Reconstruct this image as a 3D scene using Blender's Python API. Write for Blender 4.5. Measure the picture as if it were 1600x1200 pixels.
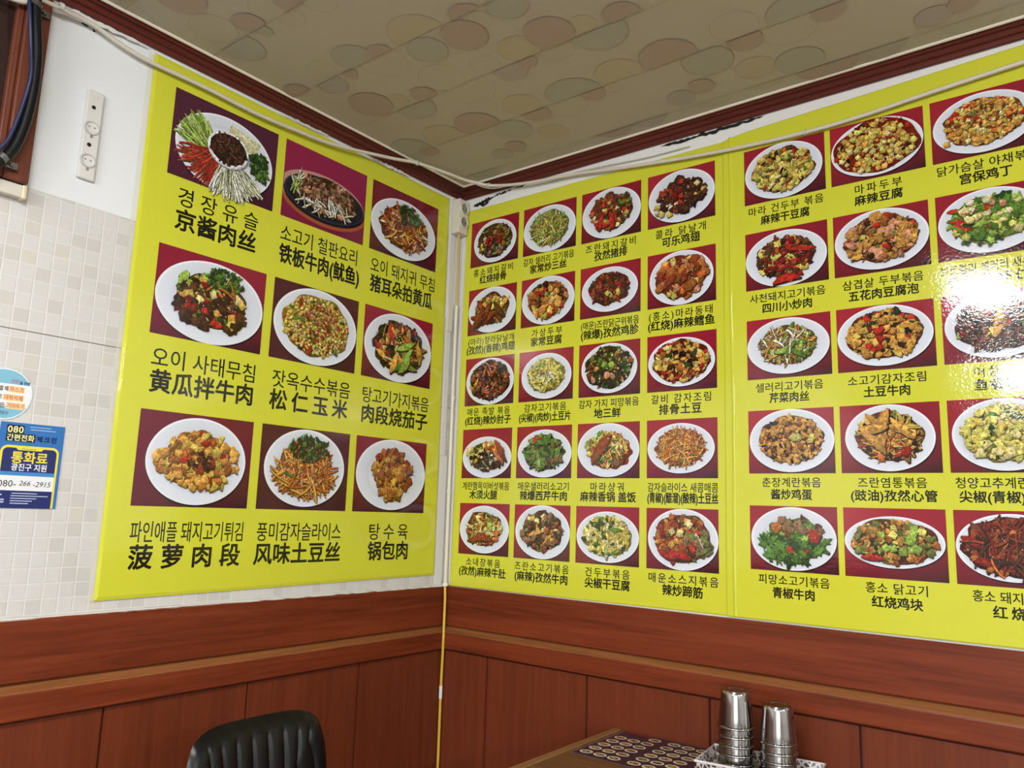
import bpy, bmesh, math, random
from mathutils import Vector, Matrix

for o in list(bpy.data.objects):
    bpy.data.objects.remove(o)
SC = bpy.context.scene
COL = SC.collection
PI = math.pi

# ------------------------------------------------------------------ camera
CAM = Vector((1.832, -2.0, 1.32))
cd = bpy.data.cameras.new('camera')
cam = bpy.data.objects.new('camera', cd)
COL.objects.link(cam)
rr, uu, ff = (0.788847, 0.613738, 0.03234), (0.073862, -0.146913, 0.986388), (-0.610135, 0.77572, 0.161224)
m = Matrix((rr, uu, (-ff[0], -ff[1], -ff[2]))).transposed().to_4x4()
m.translation = CAM
cam.matrix_world = m
cd.sensor_fit = 'HORIZONTAL'
cd.sensor_width = 36.0
cd.lens = 1215.84 / 1600 * 36.0
cd.clip_start = 0.02
SC.camera = cam

# ------------------------------------------------------------------ world, lamps, exposure
w = bpy.data.worlds.new('world')
SC.world = w
w.use_nodes = True
w.node_tree.nodes['Background'].inputs[0].default_value = (0.9, 0.95, 1.0, 1)
w.node_tree.nodes['Background'].inputs[1].default_value = 0.25
SC.view_settings.view_transform = 'Standard'
SC.view_settings.look = 'None'
SC.view_settings.gamma = 1.0
SC.view_settings.use_curve_mapping = False
SC.view_settings.exposure = 0.58
SC.cycles.use_denoising = True
SC.cycles.max_bounces = 8
SC.cycles.sample_clamp_indirect = 6.0


def area(name, loc, sx, sy, power, rot=(0, 0, 0), col=(0.97, 0.99, 1.0)):
    l = bpy.data.lights.new(name, 'AREA')
    l.shape = 'RECTANGLE'
    l.size, l.size_y, l.energy, l.color = sx, sy, power, col
    o = bpy.data.objects.new(name, l)
    COL.objects.link(o)
    o.location, o.rotation_euler = loc, rot
    return o


# surface-mounted ceiling lamps of the dining room (all behind or beside the camera); each is a
# bottom panel, with four side strips added to brighten the upper walls
def lamp_with_side_fill(x, y, p, sx=0.24, sy=0.60, h=0.07):
    z1 = 2.460
    z0 = z1 - h
    q = p / (sx * sy)
    area('ceiling_lamp_light', (x, y, z0), sx, sy, p)
    zc = (z0 + z1) / 2
    area('ceiling_lamp_light', (x, y + sy / 2, zc), sx, h, q * sx * h, (PI / 2, 0, PI))
    area('ceiling_lamp_light', (x, y - sy / 2, zc), sx, h, q * sx * h, (PI / 2, 0, 0))
    area('ceiling_lamp_light', (x + sx / 2, y, zc), sy, h, q * sy * h, (PI / 2, 0, PI / 2))
    area('ceiling_lamp_light', (x - sx / 2, y, zc), sy, h, q * sy * h, (PI / 2, 0, -PI / 2))


lamp_with_side_fill(1.40, -2.13, 17)
lamp_with_side_fill(1.31, -4.62, 50)
lamp_with_side_fill(5.50, -1.90, 36)
lamp_with_side_fill(5.40, -4.00, 36)
# added fill light at the back wall to brighten the right wall
area('back_fill_light', (4.0, -6.9, 1.45), 2.8, 1.9, 110, (PI / 2, 0, 0), (0.93, 0.97, 1.0))

# ------------------------------------------------------------------ helpers
def lin(c):
    return c / 12.92 if c <= 0.04045 else ((c + 0.055) / 1.055) ** 2.4


def hx(s):
    s = s.lstrip('#')
    return tuple(lin(int(s[i:i + 2], 16) / 255) for i in (0, 2, 4))


class NT:
    """small node-tree writer"""
    def __init__(self, name):
        self.m = bpy.data.materials.new(name)
        self.m.use_nodes = True
        self.t = self.m.node_tree
        self.b = self.t.nodes['Principled BSDF']

    def n(self, typ, **kw):
        x = self.t.nodes.new(typ)
        for k, v in kw.items():
            if k.startswith('i_'):
                k = k[2:]
                x.inputs[int(k) if k.isdigit() else k.replace('_', ' ')].default_value = v
            else:
                setattr(x, k, v)
        return x

    def l(self, a, ao, b, bi):
        self.t.links.new(a.outputs[ao], b.inputs[bi])

    def set(self, **kw):
        for k, v in kw.items():
            self.b.inputs[k.replace('_', ' ')].default_value = v

    def ramp(self, pts, interp='LINEAR'):
        r = self.n('ShaderNodeValToRGB')
        cr = r.color_ramp
        cr.interpolation = interp
        while len(cr.elements) < len(pts):
            cr.elements.new(0.5)
        for e, (p, c) in zip(cr.elements, pts):
            e.position = p
            e.color = (*c, 1)
        return r


def plain(name, col, rough=0.5, metal=0.0, spec=0.5, **kw):
    t = NT(name)
    t.set(Base_Color=(*hx(col), 1), Roughness=rough, Metallic=metal)
    t.b.inputs['Specular IOR Level'].default_value = spec
    for k, v in kw.items():
        t.b.inputs[k.replace('_', ' ')].default_value = v
    return t.m


def print_mat(name, rough=0.08, bump=0.28, scale=170.0, spec=0.5, wav=0.36, mottle=False):
    """glossy laminated print: colour comes from the printed pigment, wrinkled film on top"""
    t = NT(name)
    a = t.n('ShaderNodeVertexColor', layer_name='Col')
    t.set(Roughness=rough)
    t.b.inputs['Specular IOR Level'].default_value = spec
    g = t.n('ShaderNodeNewGeometry')
    if mottle:                              # fine grain of the printed food picture
        f1 = t.n('ShaderNodeTexNoise', i_Scale=210.0, i_Detail=4.0, i_Roughness=0.7, i_Distortion=0.8)
        f2 = t.n('ShaderNodeTexNoise', i_Scale=90.0, i_Detail=2.0)
        t.l(g, 'Position', f1, 'Vector')
        t.l(g, 'Position', f2, 'Vector')
        r1 = t.n('ShaderNodeMapRange', i_1=0.34, i_2=0.66, i_3=0.42, i_4=1.5)
        r2 = t.n('ShaderNodeMapRange', i_1=0.3, i_2=0.7, i_3=0.75, i_4=1.25)
        t.l(f1, 'Fac', r1, 0)
        t.l(f2, 'Fac', r2, 0)
        mu = t.n('ShaderNodeMath', operation='MULTIPLY')
        t.l(r1, 0, mu, 0)
        t.l(r2, 0, mu, 1)
        vm = t.n('ShaderNodeVectorMath', operation='SCALE')
        t.l(a, 'Color', vm, 0)
        t.l(mu, 0, vm, 'Scale')
        t.l(vm, 0, t.b, 'Base Color')
    else:
        t.l(a, 'Color', t.b, 'Base Color')
    n1 = t.n('ShaderNodeTexNoise', i_Scale=scale, i_Detail=2.0)
    n2 = t.n('ShaderNodeTexNoise', i_Scale=9.0, i_Detail=1.0)
    t.l(g, 'Position', n1, 'Vector')
    t.l(g, 'Position', n2, 'Vector')
    b1 = t.n('ShaderNodeBump', i_Strength=bump, i_Distance=0.0006)
    b2 = t.n('ShaderNodeBump', i_Strength=wav, i_Distance=0.003)
    t.l(n1, 'Fac', b1, 'Height')
    t.l(n2, 'Fac', b2, 'Height')
    t.l(b2, 'Normal', b1, 'Normal')
    t.l(b1, 'Normal', t.b, 'Normal')
    return t.m


def wood_mat(name, c0, c1, c2, axis, rough=0.38, scale=1.0):
    """laminate wood, grain along world axis 'x','y' or 'z'"""
    t = NT(name)
    g = t.n('ShaderNodeNewGeometry')
    mp = t.n('ShaderNodeMapping')
    s = [26.0 * scale, 26.0 * scale, 26.0 * scale]
    s['xyz'.index(axis)] = 1.1 * scale
    mp.inputs['Scale'].default_value = s
    t.l(g, 'Position', mp, 'Vector')
    n1 = t.n('ShaderNodeTexNoise', i_Scale=1.6, i_Detail=5.0, i_Roughness=0.6, i_Distortion=0.6)
    n2 = t.n('ShaderNodeTexNoise', i_Scale=7.0, i_Detail=3.0)
    t.l(mp, 'Vector', n1, 'Vector')
    t.l(mp, 'Vector', n2, 'Vector')
    mx = t.n('ShaderNodeMath', operation='MULTIPLY_ADD', i_1=0.35)
    t.l(n2, 'Fac', mx, 0)
    t.l(n1, 'Fac', mx, 2)
    r = t.ramp([(0.42, hx(c0)), (0.66, hx(c1)), (0.92, hx(c2))])
    t.l(mx, 'Value', r, 'Fac')
    t.l(r, 'Color', t.b, 'Base Color')
    t.set(Roughness=rough)
    t.b.inputs['Specular IOR Level'].default_value = 0.28
    b = t.n('ShaderNodeBump', i_Strength=0.12, i_Distance=0.001)
    t.l(n1, 'Fac', b, 'Height')
    t.l(b, 'Normal', t.b, 'Normal')
    return t.m


def root_loc(o):
    v = Vector((0, 0, 0))
    while o:
        v += o.location
        o = o.parent
    return v


def link(name, me, parent=None, loc=None):
    o = bpy.data.objects.new(name, me)
    COL.objects.link(o)
    if parent:
        o.parent = parent
    if loc is not None:
        o.location = loc
    return o


def thing(name, label, cat, loc=(0, 0, 0), group=None, rz=0.0):
    o = bpy.data.objects.new(name, None)
    COL.objects.link(o)
    o.empty_display_size = 0.05
    o.location = loc
    o.rotation_euler = (0, 0, rz)
    tag(o, label, cat, group)
    return o


def tag(o, label, cat, group=None):
    o['label'] = label
    o['category'] = cat
    if group:
        o['group'] = group
    return o


def struct(o):
    o['kind'] = 'structure'
    return o


class MB:
    """mesh collector; vertices are given in world space (or local if build(local=True))"""
    def __init__(self):
        self.v, self.f, self.c, self.mi = [], [], [], []

    def add(self, vs, fs, col=None, mi=0):
        k = len(self.v)
        self.v.extend([tuple(p) for p in vs])
        for f in fs:
            self.f.append(tuple(i + k for i in f))
            self.mi.append(mi)
        if col is not None:
            if isinstance(col, tuple):
                self.c.extend([col] * len(vs))
            else:
                self.c.extend(col)

    def box(self, a, b, mi=0, col=None):
        (x0, y0, z0), (x1, y1, z1) = a, b
        vs = [(x0, y0, z0), (x1, y0, z0), (x1, y1, z0), (x0, y1, z0), (x0, y0, z1), (x1, y0, z1), (x1, y1, z1), (x0, y1, z1)]
        self.add(vs, [(0, 3, 2, 1), (4, 5, 6, 7), (0, 1, 5, 4), (1, 2, 6, 5), (2, 3, 7, 6), (3, 0, 4, 7)], col, mi)

    def tube(self, pts, r, n=10, mi=0, closed=False, cap=True):
        pts = [Vector(p) for p in pts]
        N = len(pts)
        vs, fs = [], []
        up = None
        for i, p in enumerate(pts):
            t = (pts[(i + 1) % N if closed else min(i + 1, N - 1)] - pts[(i - 1) % N if closed else max(i - 1, 0)]).normalized()
            if up is None:
                up = Vector((0, 0, 1)) if abs(t.z) < 0.9 else Vector((1, 0, 0))
            s = t.cross(up).normalized()
            up = s.cross(t).normalized()
            q = r[i] if isinstance(r, (list, tuple)) else r
            for k in range(n):
                a = 2 * PI * k / n
                vs.append(p + s * (math.cos(a) * q) + up * (math.sin(a) * q))
        for i in range(N if closed else N - 1):
            j = (i + 1) % N
            for k in range(n):
                l = (k + 1) % n
                fs.append((i * n + k, i * n + l, j * n + l, j * n + k))
        if cap and not closed:
            fs.append(tuple(range(n))[::-1])
            fs.append(tuple((N - 1) * n + k for k in range(n)))
        self.add(vs, fs, mi=mi)

    def lathe(self, prof, c=(0, 0, 0), n=32, mi=0, axis='z'):
        vs, fs = [], []
        for (r, h) in prof:
            for k in range(n):
                a = 2 * PI * k / n
                x, y = r * math.cos(a), r * math.sin(a)
                p = {'z': (x, y, h), 'x': (h, x, y), 'y': (x, -h, y)}[axis]
                vs.append((c[0] + p[0], c[1] + p[1], c[2] + p[2]))
        for i in range(len(prof) - 1):
            for k in range(n):
                l = (k + 1) % n
                fs.append((i * n + k, i * n + l, (i + 1) * n + l, (i + 1) * n + k))
        self.add(vs, fs, mi=mi)

    def build(self, name, mats, parent=None, local=False, smooth=False, loc=None, bevel=0.0, fixn=False):
        me = bpy.data.meshes.new(name)
        off = Vector((0, 0, 0))
        if not local:
            off = root_loc(parent) if parent else Vector((0, 0, 0))
            if loc is not None:
                off = off + Vector(loc)
        vs = [(p[0] - off[0], p[1] - off[1], p[2] - off[2]) for p in self.v]
        me.from_pydata(vs, [], self.f)
        if not isinstance(mats, (list, tuple)):
            mats = [mats]
        for mt in mats:
            me.materials.append(mt)
        if len(mats) > 1:
            me.polygons.foreach_set('material_index', self.mi)
        if self.c and len(self.c) == len(self.v):
            a = me.color_attributes.new('Col', 'FLOAT_COLOR', 'POINT')
            flat = []
            for c in self.c:
                flat.extend((c[0], c[1], c[2], 1.0))
            a.data.foreach_set('color', flat)
        if smooth:
            me.polygons.foreach_set('use_smooth', [True] * len(me.polygons))
        if fixn:
            bm = bmesh.new()
            bm.from_mesh(me)
            bmesh.ops.recalc_face_normals(bm, faces=bm.faces)
            bm.to_mesh(me)
            bm.free()
        me.update()
        o = link(name, me, parent, loc)
        if bevel:
            md = o.modifiers.new('bevel', 'BEVEL')
            md.width = bevel
            md.segments = 2
            md.limit_method = 'ANGLE'
        if smooth and not bevel:
            me.set_sharp_from_angle(angle=math.radians(40))
        return o


def catmull(pts, k=8):
    P = [Vector(p) for p in pts]
    P = [P[0] * 2 - P[1]] + P + [P[-1] * 2 - P[-2]]
    out = []
    for i in range(1, len(P) - 2):
        for j in range(k):
            t = j / k
            a, b, c, d = P[i - 1], P[i], P[i + 1], P[i + 2]
            out.append(0.5 * ((2 * b) + (c - a) * t + (2 * a - 5 * b + 4 * c - d) * t * t + (3 * b - a - 3 * c + d) * t ** 3))
    out.append(P[-2])
    return out


def wp(side, u, z, d):
    """point on a wall: 'L' is the wall x=0 (u = y), 'R' the wall y=0 (u = x); d = distance off the wall"""
    return (d, u, z) if side == 'L' else (u, -d, z)


class Font:
    """turns a string into flat glyph outlines with the bundled font"""
    def __init__(self):
        self.c = bpy.data.curves.new('lettering', 'FONT')
        self.o = bpy.data.objects.new('lettering', self.c)
        COL.objects.link(self.o)
        self.c.fill_mode = 'FRONT'
        self.c.resolution_u = 3

    def _get(self, s, size, off, sp):
        c = self.c
        c.body, c.size, c.offset, c.space_character = s, size, off * size, sp
        bpy.context.view_layer.update()
        dg = bpy.context.evaluated_depsgraph_get()
        e = self.o.evaluated_get(dg)
        me = e.to_mesh()
        vs = [(v.co.x, v.co.y) for v in me.vertices]
        fs = [tuple(p.vertices) for p in me.polygons]
        e.to_mesh_clear()
        return vs, fs

    def fit(self, s, size, width=None, off=0.0):
        """outline centred on (0,0); spread or squeezed to the printed width"""
        vs, fs = self._get(s, size, off, 1.0)
        x0, x1 = min(v[0] for v in vs), max(v[0] for v in vs)
        sx = 1.0
        if width:
            if x1 - x0 < width and len(s) > 1:
                v2, _ = self._get(s, size, off, 1.5)
                w2 = max(v[0] for v in v2) - min(v[0] for v in v2)
                g = (w2 - (x1 - x0)) / 0.5
                vs, fs = self._get(s, size, off, 1.0 + (width - (x1 - x0)) / g)
                x0, x1 = min(v[0] for v in vs), max(v[0] for v in vs)
            sx = width / (x1 - x0)
        y0, y1 = -0.12 * size, 0.88 * size
        cx, cy = (x0 + x1) / 2, (0.5 * (y0 + y1))
        return [((v[0] - cx) * sx, v[1] - cy) for v in vs], fs

    def done(self):
        bpy.data.objects.remove(self.o)


FONT = Font()


def write(mb, side, s, u, z, d, size, width, col, off=0.0, shear=0.0):
    """off > 0 thickens the strokes by laying shifted copies of the outline over each other"""
    k = max(off, 0) * size
    vs, fs = FONT.fit(s, size, width - 2 * k if width else None, 0.0)
    sh = [(0, 0)] if k < 1e-6 else [(k * math.cos(a * PI / 4), k * math.sin(a * PI / 4)) for a in range(8)]
    for i, (dx, dy) in enumerate(sh):
        mb.add([wp(side, u + dx + x + shear * y, z + dy + y, d + i * 2e-6) for x, y in vs], fs, col)


def flat(mb, side, pts, d, col):
    """flat printed polygon; pts are (u,z) counter-clockwise seen from the room"""
    mb.add([wp(side, u, z, d) for u, z in pts], [tuple(range(len(pts)))], col)


def rect(u0, z0, u1, z1):
    return [(u0, z0), (u1, z0), (u1, z1), (u0, z1)]
CAPS='''L1|경장유슬|京酱肉丝|-1.064|-0.832|-1.066|-0.833
L2|소고기 철판요리|铁板牛肉(鱿鱼)|-0.758|-0.477|-0.758|-0.464
L3|오이 돼지귀 무침|猪耳朵拍黄瓜|-0.421|-0.129|-0.419|-0.137
L4|오이 사태무침|黄瓜拌牛肉|-1.087|-0.801|-1.086|-0.802
L5|잣옥수수볶음|松仁玉米|-0.746|-0.470|-0.750|-0.475
L6|탕고기가지볶음|肉段烧茄子|-0.420|-0.129|-0.419|-0.131
L7|파인애플 돼지고기튀김|菠萝肉段|-1.093|-0.796|-1.091|-0.799
L8|풍미감자슬라이스|风味土豆丝|-0.754|-0.470|-0.758|-0.467
L9|탕수육|锅包肉|-0.359|-0.195|-0.361|-0.191
A1|홍소돼지갈비|红烧排骨|0.074|0.250|0.103|0.222
A2|감자 샐러리 고기볶음|家常炒三丝|0.295|0.498|0.323|0.470
A3|즈란돼지갈비|孜然猪排|0.542|0.721|0.574|0.692
A4|콜라 닭날개|可乐鸡翅|0.788|0.947|0.809|0.929
A5|(마라)향라닭날개|(孜然)(香辣)鸡翅|0.063|0.265|0.057|0.269
A6|가상두부|家常豆腐|0.338|0.458|0.335|0.458
A7|(매운)즈란닭근위볶음|(辣爆)孜然鸡胗|0.530|0.734|0.530|0.733
A8|(홍소)마라동태|(红烧)麻辣鳕鱼|0.767|0.965|0.764|0.971
A9|매운 족발 볶음|(红烧)辣炒肘子|0.072|0.257|0.063|0.263
A10|감자고기볶음|(尖椒)(肉炒)土豆片|0.316|0.480|0.296|0.497
A11|감자 가지 피망볶음|地三鲜|0.527|0.735|0.582|0.675
A12|갈비 감자조림|排骨土豆|0.776|0.958|0.800|0.930
A13|계란햄목이버섯볶음|木须火腿|0.064|0.265|0.096|0.216
A14|매운샐러리소고기|辣爆西芹牛肉|0.301|0.496|0.309|0.490
A15|마라샹궈|麻辣香锅 盖饭|0.574|0.687|0.538|0.728
A16|감자슬라이스 새콤매콤|(青椒)(醋溜)(酸辣)土豆丝|0.765|0.976|0.764|0.976
A17|소내장볶음|(孜然)麻辣牛肚|0.093|0.238|0.064|0.262
A18|즈란소고기볶음|(麻辣)孜然牛肉|0.297|0.502|0.298|0.498
A19|건두부볶음|尖椒干豆腐|0.560|0.709|0.559|0.710
A20|매운소스지볶음|辣炒蹄筋|0.769|0.974|0.811|0.930
B1|마라 건두부 볶음|麻辣干豆腐|1.074|1.273|1.107|1.237
B2|마파두부|麻辣豆腐|1.350|1.459|1.348|1.460
B3|닭가슴살 야채볶음|宫保鸡丁|1.536|1.740|1.582|1.687
B4|사천돼지고기볶음|四川小炒肉|1.073|1.270|1.107|1.236
B5|삼겹살 두부볶음|五花肉豆腐泡|1.312|1.495|1.325|1.484
B6|브로콜리 샐러리 새우볶음|西兰花虾仁|1.531|1.747|1.544|1.704
B7|샐러리고기볶음|芹菜肉丝|1.085|1.257|1.120|1.222
B8|소고기감자조림|土豆牛肉|1.316|1.489|1.351|1.454
B9|어향가지볶음|鱼香茄子|1.586|1.748|1.585|1.703
B10|춘장계란볶음|酱炒鸡蛋|1.097|1.244|1.119|1.222
B11|즈란염통볶음|(豉油)孜然心管|1.330|1.479|1.313|1.499
B12|청양고추계란볶음|尖椒(青椒)鸡蛋|1.536|1.722|1.542|1.721
B13|피망소고기볶음|青椒牛肉|1.083|1.257|1.118|1.221
B14|홍소 닭고기|红烧鸡块|1.338|1.469|1.350|1.458
B15|홍소 돼지고기|红烧肉|1.556|1.693|1.592|1.685'''
CIRC='''0.249,-1.059,0.038,p,1;0.329,-1.067,0.041,o,1;0.351,-1.014,0.033,o,-1;0.253,-1.019,0.019,g,-1;0.144,-1.010,0.055,g,-1;0.396,-1.059,0.033,p,1;0.456,-1.012,0.039,o,0;0.344,-0.815,0.055,g,1;0.420,-0.793,0.033,p,1;0.554,-0.794,0.072,y,1;0.281,-0.776,0.021,p,-1;0.392,-0.757,0.064,o,-1;0.526,-0.730,0.051,g,-1;0.645,-0.724,0.056,p,-1;0.701,-0.776,0.044,p,1;0.715,-0.748,0.030,o,0;0.233,-0.829,0.038,o,1;0.196,-0.766,0.045,v,-1;0.088,-0.796,0.037,p,1;0.467,-0.615,0.061,o,1;0.369,-0.584,0.036,p,1;0.206,-0.631,0.060,p,1;0.280,-0.601,0.035,y,1;0.297,-0.549,0.062,g,-1;0.383,-0.367,0.066,p,1;0.451,-0.280,0.056,g,-1;0.249,-0.376,0.060,y,1;0.102,-0.365,0.063,g,0;0.136,-0.319,0.031,b,0;0.561,-0.383,0.053,y,1;0.567,-0.319,0.041,p,-1;0.545,-0.201,0.043,y,1;0.391,-0.189,0.033,p,1;0.322,-0.171,0.033,v,0;0.394,-0.134,0.050,o,-1;0.183,-0.115,0.059,g,-1;0.489,-0.535,0.076,o,-1;0.802,-0.758,0.051,g,-1;0.820,-0.614,0.059,p,1;0.903,-0.595,0.033,y,1;0.917,-0.546,0.069,g,-1;0.997,-0.575,0.043,p,1;0.720,-0.600,0.053,y,1;0.603,-0.592,0.042,o,1;0.702,-0.550,0.028,p,-1;0.642,-0.540,0.047,v,-1;0.792,-0.550,0.048,o,-1;1.009,-0.363,0.069,p,1;1.080,-0.286,0.062,g,-1;0.869,-0.367,0.060,y,1;0.716,-0.342,0.079,g,1;0.761,-0.323,0.035,p,-1;0.819,-0.313,0.024,o,-1;0.661,-0.309,0.062,o,-1;1.016,-0.186,0.034,p,1;0.947,-0.162,0.037,v,1;0.934,-0.142,0.032,p,-1;1.014,-0.126,0.057,o,-1;0.816,-0.128,0.061,v,-1;0.702,-0.139,0.070,p,-1;1.189,-0.383,0.055,o,1;1.190,-0.319,0.041,p,-1;1.288,-0.303,0.064,o,-1;1.326,-0.349,0.067,g,1;1.385,-0.321,0.037,p,-1;1.167,-0.188,0.048,y,1;1.269,-0.156,0.057,g,1;1.162,-0.152,0.069,y,-1;1.317,-0.112,0.076,p,-1;1.439,-0.120,0.067,v,-1;1.570,-0.160,0.038,v,1;1.552,-0.137,0.033,p,-1;1.636,-0.113,0.062,o,-1;1.632,-0.176,0.030,p,1;0.203,-1.213,0.057,p,0;0.157,-1.098,0.056,o,1;0.035,-1.240,0.047,o,0'''
# ------------------------------------------------------------------ materials of the room
H = 2.463      # ceiling height
M = {}
M['white'] = plain('white_paint', '#dcd9d4', 0.75, spec=0.2)
M['far'] = plain('far_wall_paint', '#dad8d4', 0.9, spec=0.1)
M['floor'] = plain('floor_vinyl', '#5d544b', 0.5)
M['print'] = print_mat('laminated_print')
M['food'] = print_mat('laminated_food_picture', mottle=True)
M['paper'] = print_mat('sticker_print', 0.35, 0.1, 60, 0.4, 0.1)
M['wood_h_x'] = wood_mat('cherry_laminate_along_right', '#52200d', '#702f17', '#7f3a1f', 'x')
M['wood_h_y'] = wood_mat('cherry_laminate_along_left', '#52200d', '#702f17', '#7f3a1f', 'y')
M['wood_v'] = wood_mat('cherry_laminate_upright', '#602a17', '#6a301b', '#74371f', 'z')
M['edge_x'] = wood_mat('oak_edge_right', '#7a4927', '#8e5933', '#9d683f', 'x', 0.45)
M['edge_y'] = wood_mat('oak_edge_left', '#7a4927', '#8e5933', '#9d683f', 'y', 0.45)
M['mould'] = wood_mat('dark_mahogany_moulding_x', '#4d211c', '#5d2a23', '#68312a', 'x', 0.33)
M['mould_y'] = wood_mat('dark_mahogany_moulding_y', '#4d211c', '#5d2a23', '#68312a', 'y', 0.33)
M['bead'] = plain('cream_bead', '#e6dccb', 0.5)
M['cable'] = plain('cream_cable_sheath', '#d8d0c0', 0.4)
M['plastic'] = plain('aged_white_plastic', '#d9d3c4', 0.35)
M['plastic_y'] = plain('yellowed_plastic', '#ddd0ac', 0.4)
M['dark'] = plain('dark_hole_and_shade', '#161412', 0.8)
M['steel'] = plain('brushed_steel', '#a3a2a1', 0.16, 1.0)
M['clamp'] = plain('galvanised_clamp', '#8d8c8a', 0.35, 1.0)
M['rubber'] = plain('black_hose_rubber', '#0d0e12', 0.36, spec=0.35)


def tile_mat():
    t = NT('embossed_tile_wallpaper')
    g = t.n('ShaderNodeNewGeometry')
    sx = t.n('ShaderNodeSeparateXYZ')
    t.l(g, 'Position', sx, 'Vector')

    def axis(o, off, size):
        a = t.n('ShaderNodeMath', operation='MULTIPLY_ADD', i_1=1 / size, i_2=off)
        t.l(sx, o, a, 0)
        fl = t.n('ShaderNodeMath', operation='FLOOR')
        t.l(a, 0, fl, 0)
        fr = t.n('ShaderNodeMath', operation='FRACT')
        t.l(a, 0, fr, 0)
        pp = t.n('ShaderNodeMath', operation='PINGPONG', i_1=0.5)
        t.l(fr, 0, pp, 0)
        return fl, pp
    S = 0.0322
    fy, py = axis('Y', 100 + 1.3279 / S - int(1.3279 / S), S)
    fx, pxx = axis('X', 100, S)
    fz, pz = axis('Z', 100 - (1.1363 / S) % 1, S)
    cmb = t.n('ShaderNodeCombineXYZ')
    t.l(fx, 0, cmb, 0)
    t.l(fy, 0, cmb, 1)
    t.l(fz, 0, cmb, 2)
    wn = t.n('ShaderNodeTexWhiteNoise', noise_dimensions='3D')
    t.l(cmb, 0, wn, 'Vector')
    r = t.ramp([(0.0, hx('#cecbc7')), (0.66, hx('#d1cecb')), (0.72, hx('#c7c3bf')), (0.94, hx('#c8c4be')), (1.0, hx('#cec8bd'))])
    t.l(wn, 'Value', r, 'Fac')
    mn = t.n('ShaderNodeMath', operation='MINIMUM')
    t.l(py, 0, mn, 0)
    t.l(pz, 0, mn, 1)
    gr = t.n('ShaderNodeMapRange', i_1=0.02, i_2=0.065)
    gr.clamp = True
    t.l(mn, 0, gr, 0)
    mx = t.n('ShaderNodeMix', data_type='RGBA')
    mx.inputs[6].default_value = (*hx('#d8d5d2'), 1)
    t.l(gr, 0, mx, 0)
    t.l(r, 'Color', mx, 7)
    n = t.n('ShaderNodeTexNoise', i_Scale=260.0, i_Detail=2.0)
    t.l(g, 'Position', n, 'Vector')
    ad = t.n('ShaderNodeMath', operation='MULTIPLY_ADD', i_1=0.15)
    t.l(n, 'Fac', ad, 0)
    t.l(gr, 0, ad, 2)
    b = t.n('ShaderNodeBump', i_Strength=0.25, i_Distance=0.0015)
    t.l(ad, 0, b, 'Height')
    t.l(b, 'Normal', t.b, 'Normal')
    # white sheet above the tile paper, dark butt joint between two lengths of paper
    zs = t.n('ShaderNodeMath', operation='GREATER_THAN', i_1=1.981)
    t.l(sx, 'Z', zs, 0)
    m2 = t.n('ShaderNodeMix', data_type='RGBA')
    m2.inputs[7].default_value = (*hx('#e6e8ea'), 1)
    t.l(zs, 0, m2, 0)
    t.l(mx, 2, m2, 6)
    js = t.n('ShaderNodeMath', operation='COMPARE', i_1=1.6675, i_2=0.0011)
    t.l(sx, 'Z', js, 0)
    m3 = t.n('ShaderNodeMix', data_type='RGBA')
    m3.inputs[7].default_value = (*hx('#6d675e'), 1)
    t.l(js, 0, m3, 0)
    t.l(m2, 2, m3, 6)
    t.l(m3, 2, t.b, 'Base Color')
    inv = t.n('ShaderNodeMath', operation='SUBTRACT', i_0=1.0)
    t.l(zs, 0, inv, 1)
    ms = t.n('ShaderNodeMath', operation='MULTIPLY', i_1=0.3)
    t.l(inv, 0, ms, 0)
    t.l(ms, 0, b, 'Strength')
    t.set(Roughness=0.55)
    t.b.inputs['Specular IOR Level'].default_value = 0.3
    return t.m


M['tile'] = tile_mat()


def white_worn():
    t = NT('worn_white_wall')
    g = t.n('ShaderNodeNewGeometry')
    n = t.n('ShaderNodeTexNoise', i_Scale=14.0, i_Detail=6.0, i_Roughness=0.7)
    mp = t.n('ShaderNodeMapping')
    mp.inputs['Scale'].default_value = (1, 1, 7)
    t.l(g, 'Position', mp, 'Vector')
    t.l(mp, 'Vector', n, 'Vector')
    r = t.ramp([(0.24, hx('#c9c6c2')), (0.36, hx('#e6e5e3')), (1.0, hx('#eeeeed'))])
    t.l(n, 'Fac', r, 'Fac')
    t.l(r, 'Color', t.b, 'Base Color')
    t.set(Roughness=0.6)
    return t.m


M['worn'] = white_worn()

# ------------------------------------------------------------------ room shell
XR, YB = 8.2, -7.0


def slab(name, a, b, mat):
    mb = MB()
    mb.box(a, b)
    return struct(mb.build(name, mat))


slab('floor', (-0.1, YB - 0.1, -0.1), (XR + 0.1, 0.1, 0.0), M['floor'])
wl = slab('wall_left', (-0.1, YB, 0.0), (0.0, 0.1, H), M['tile'])
wr = slab('wall_right', (0.0, 0.0, 0.0), (XR, 0.1, H), M['worn'])
slab('wall_far', (XR, YB, 0.0), (XR + 0.1, 0.1, H), M['far'])
slab('wall_back', (-0.1, YB - 0.1, 0.0), (XR + 0.1, YB, H), M['far'])

# ceiling: papered boards in strips, printed with overlapping discs
CEIL = {'base': hx('#c6bdad'), 'p': hx('#bba89a'), 'g': hx('#b8b5a6'), 'v': hx('#bab0a6'), 'o': hx('#c5bcaa'), 'y': hx('#c4b99f'), 'b': hx('#b5a594')}
OUTL = hx('#b0a490')
SEAMS = [-0.105, -0.335, -0.56, -0.785, -1.035]


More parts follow.
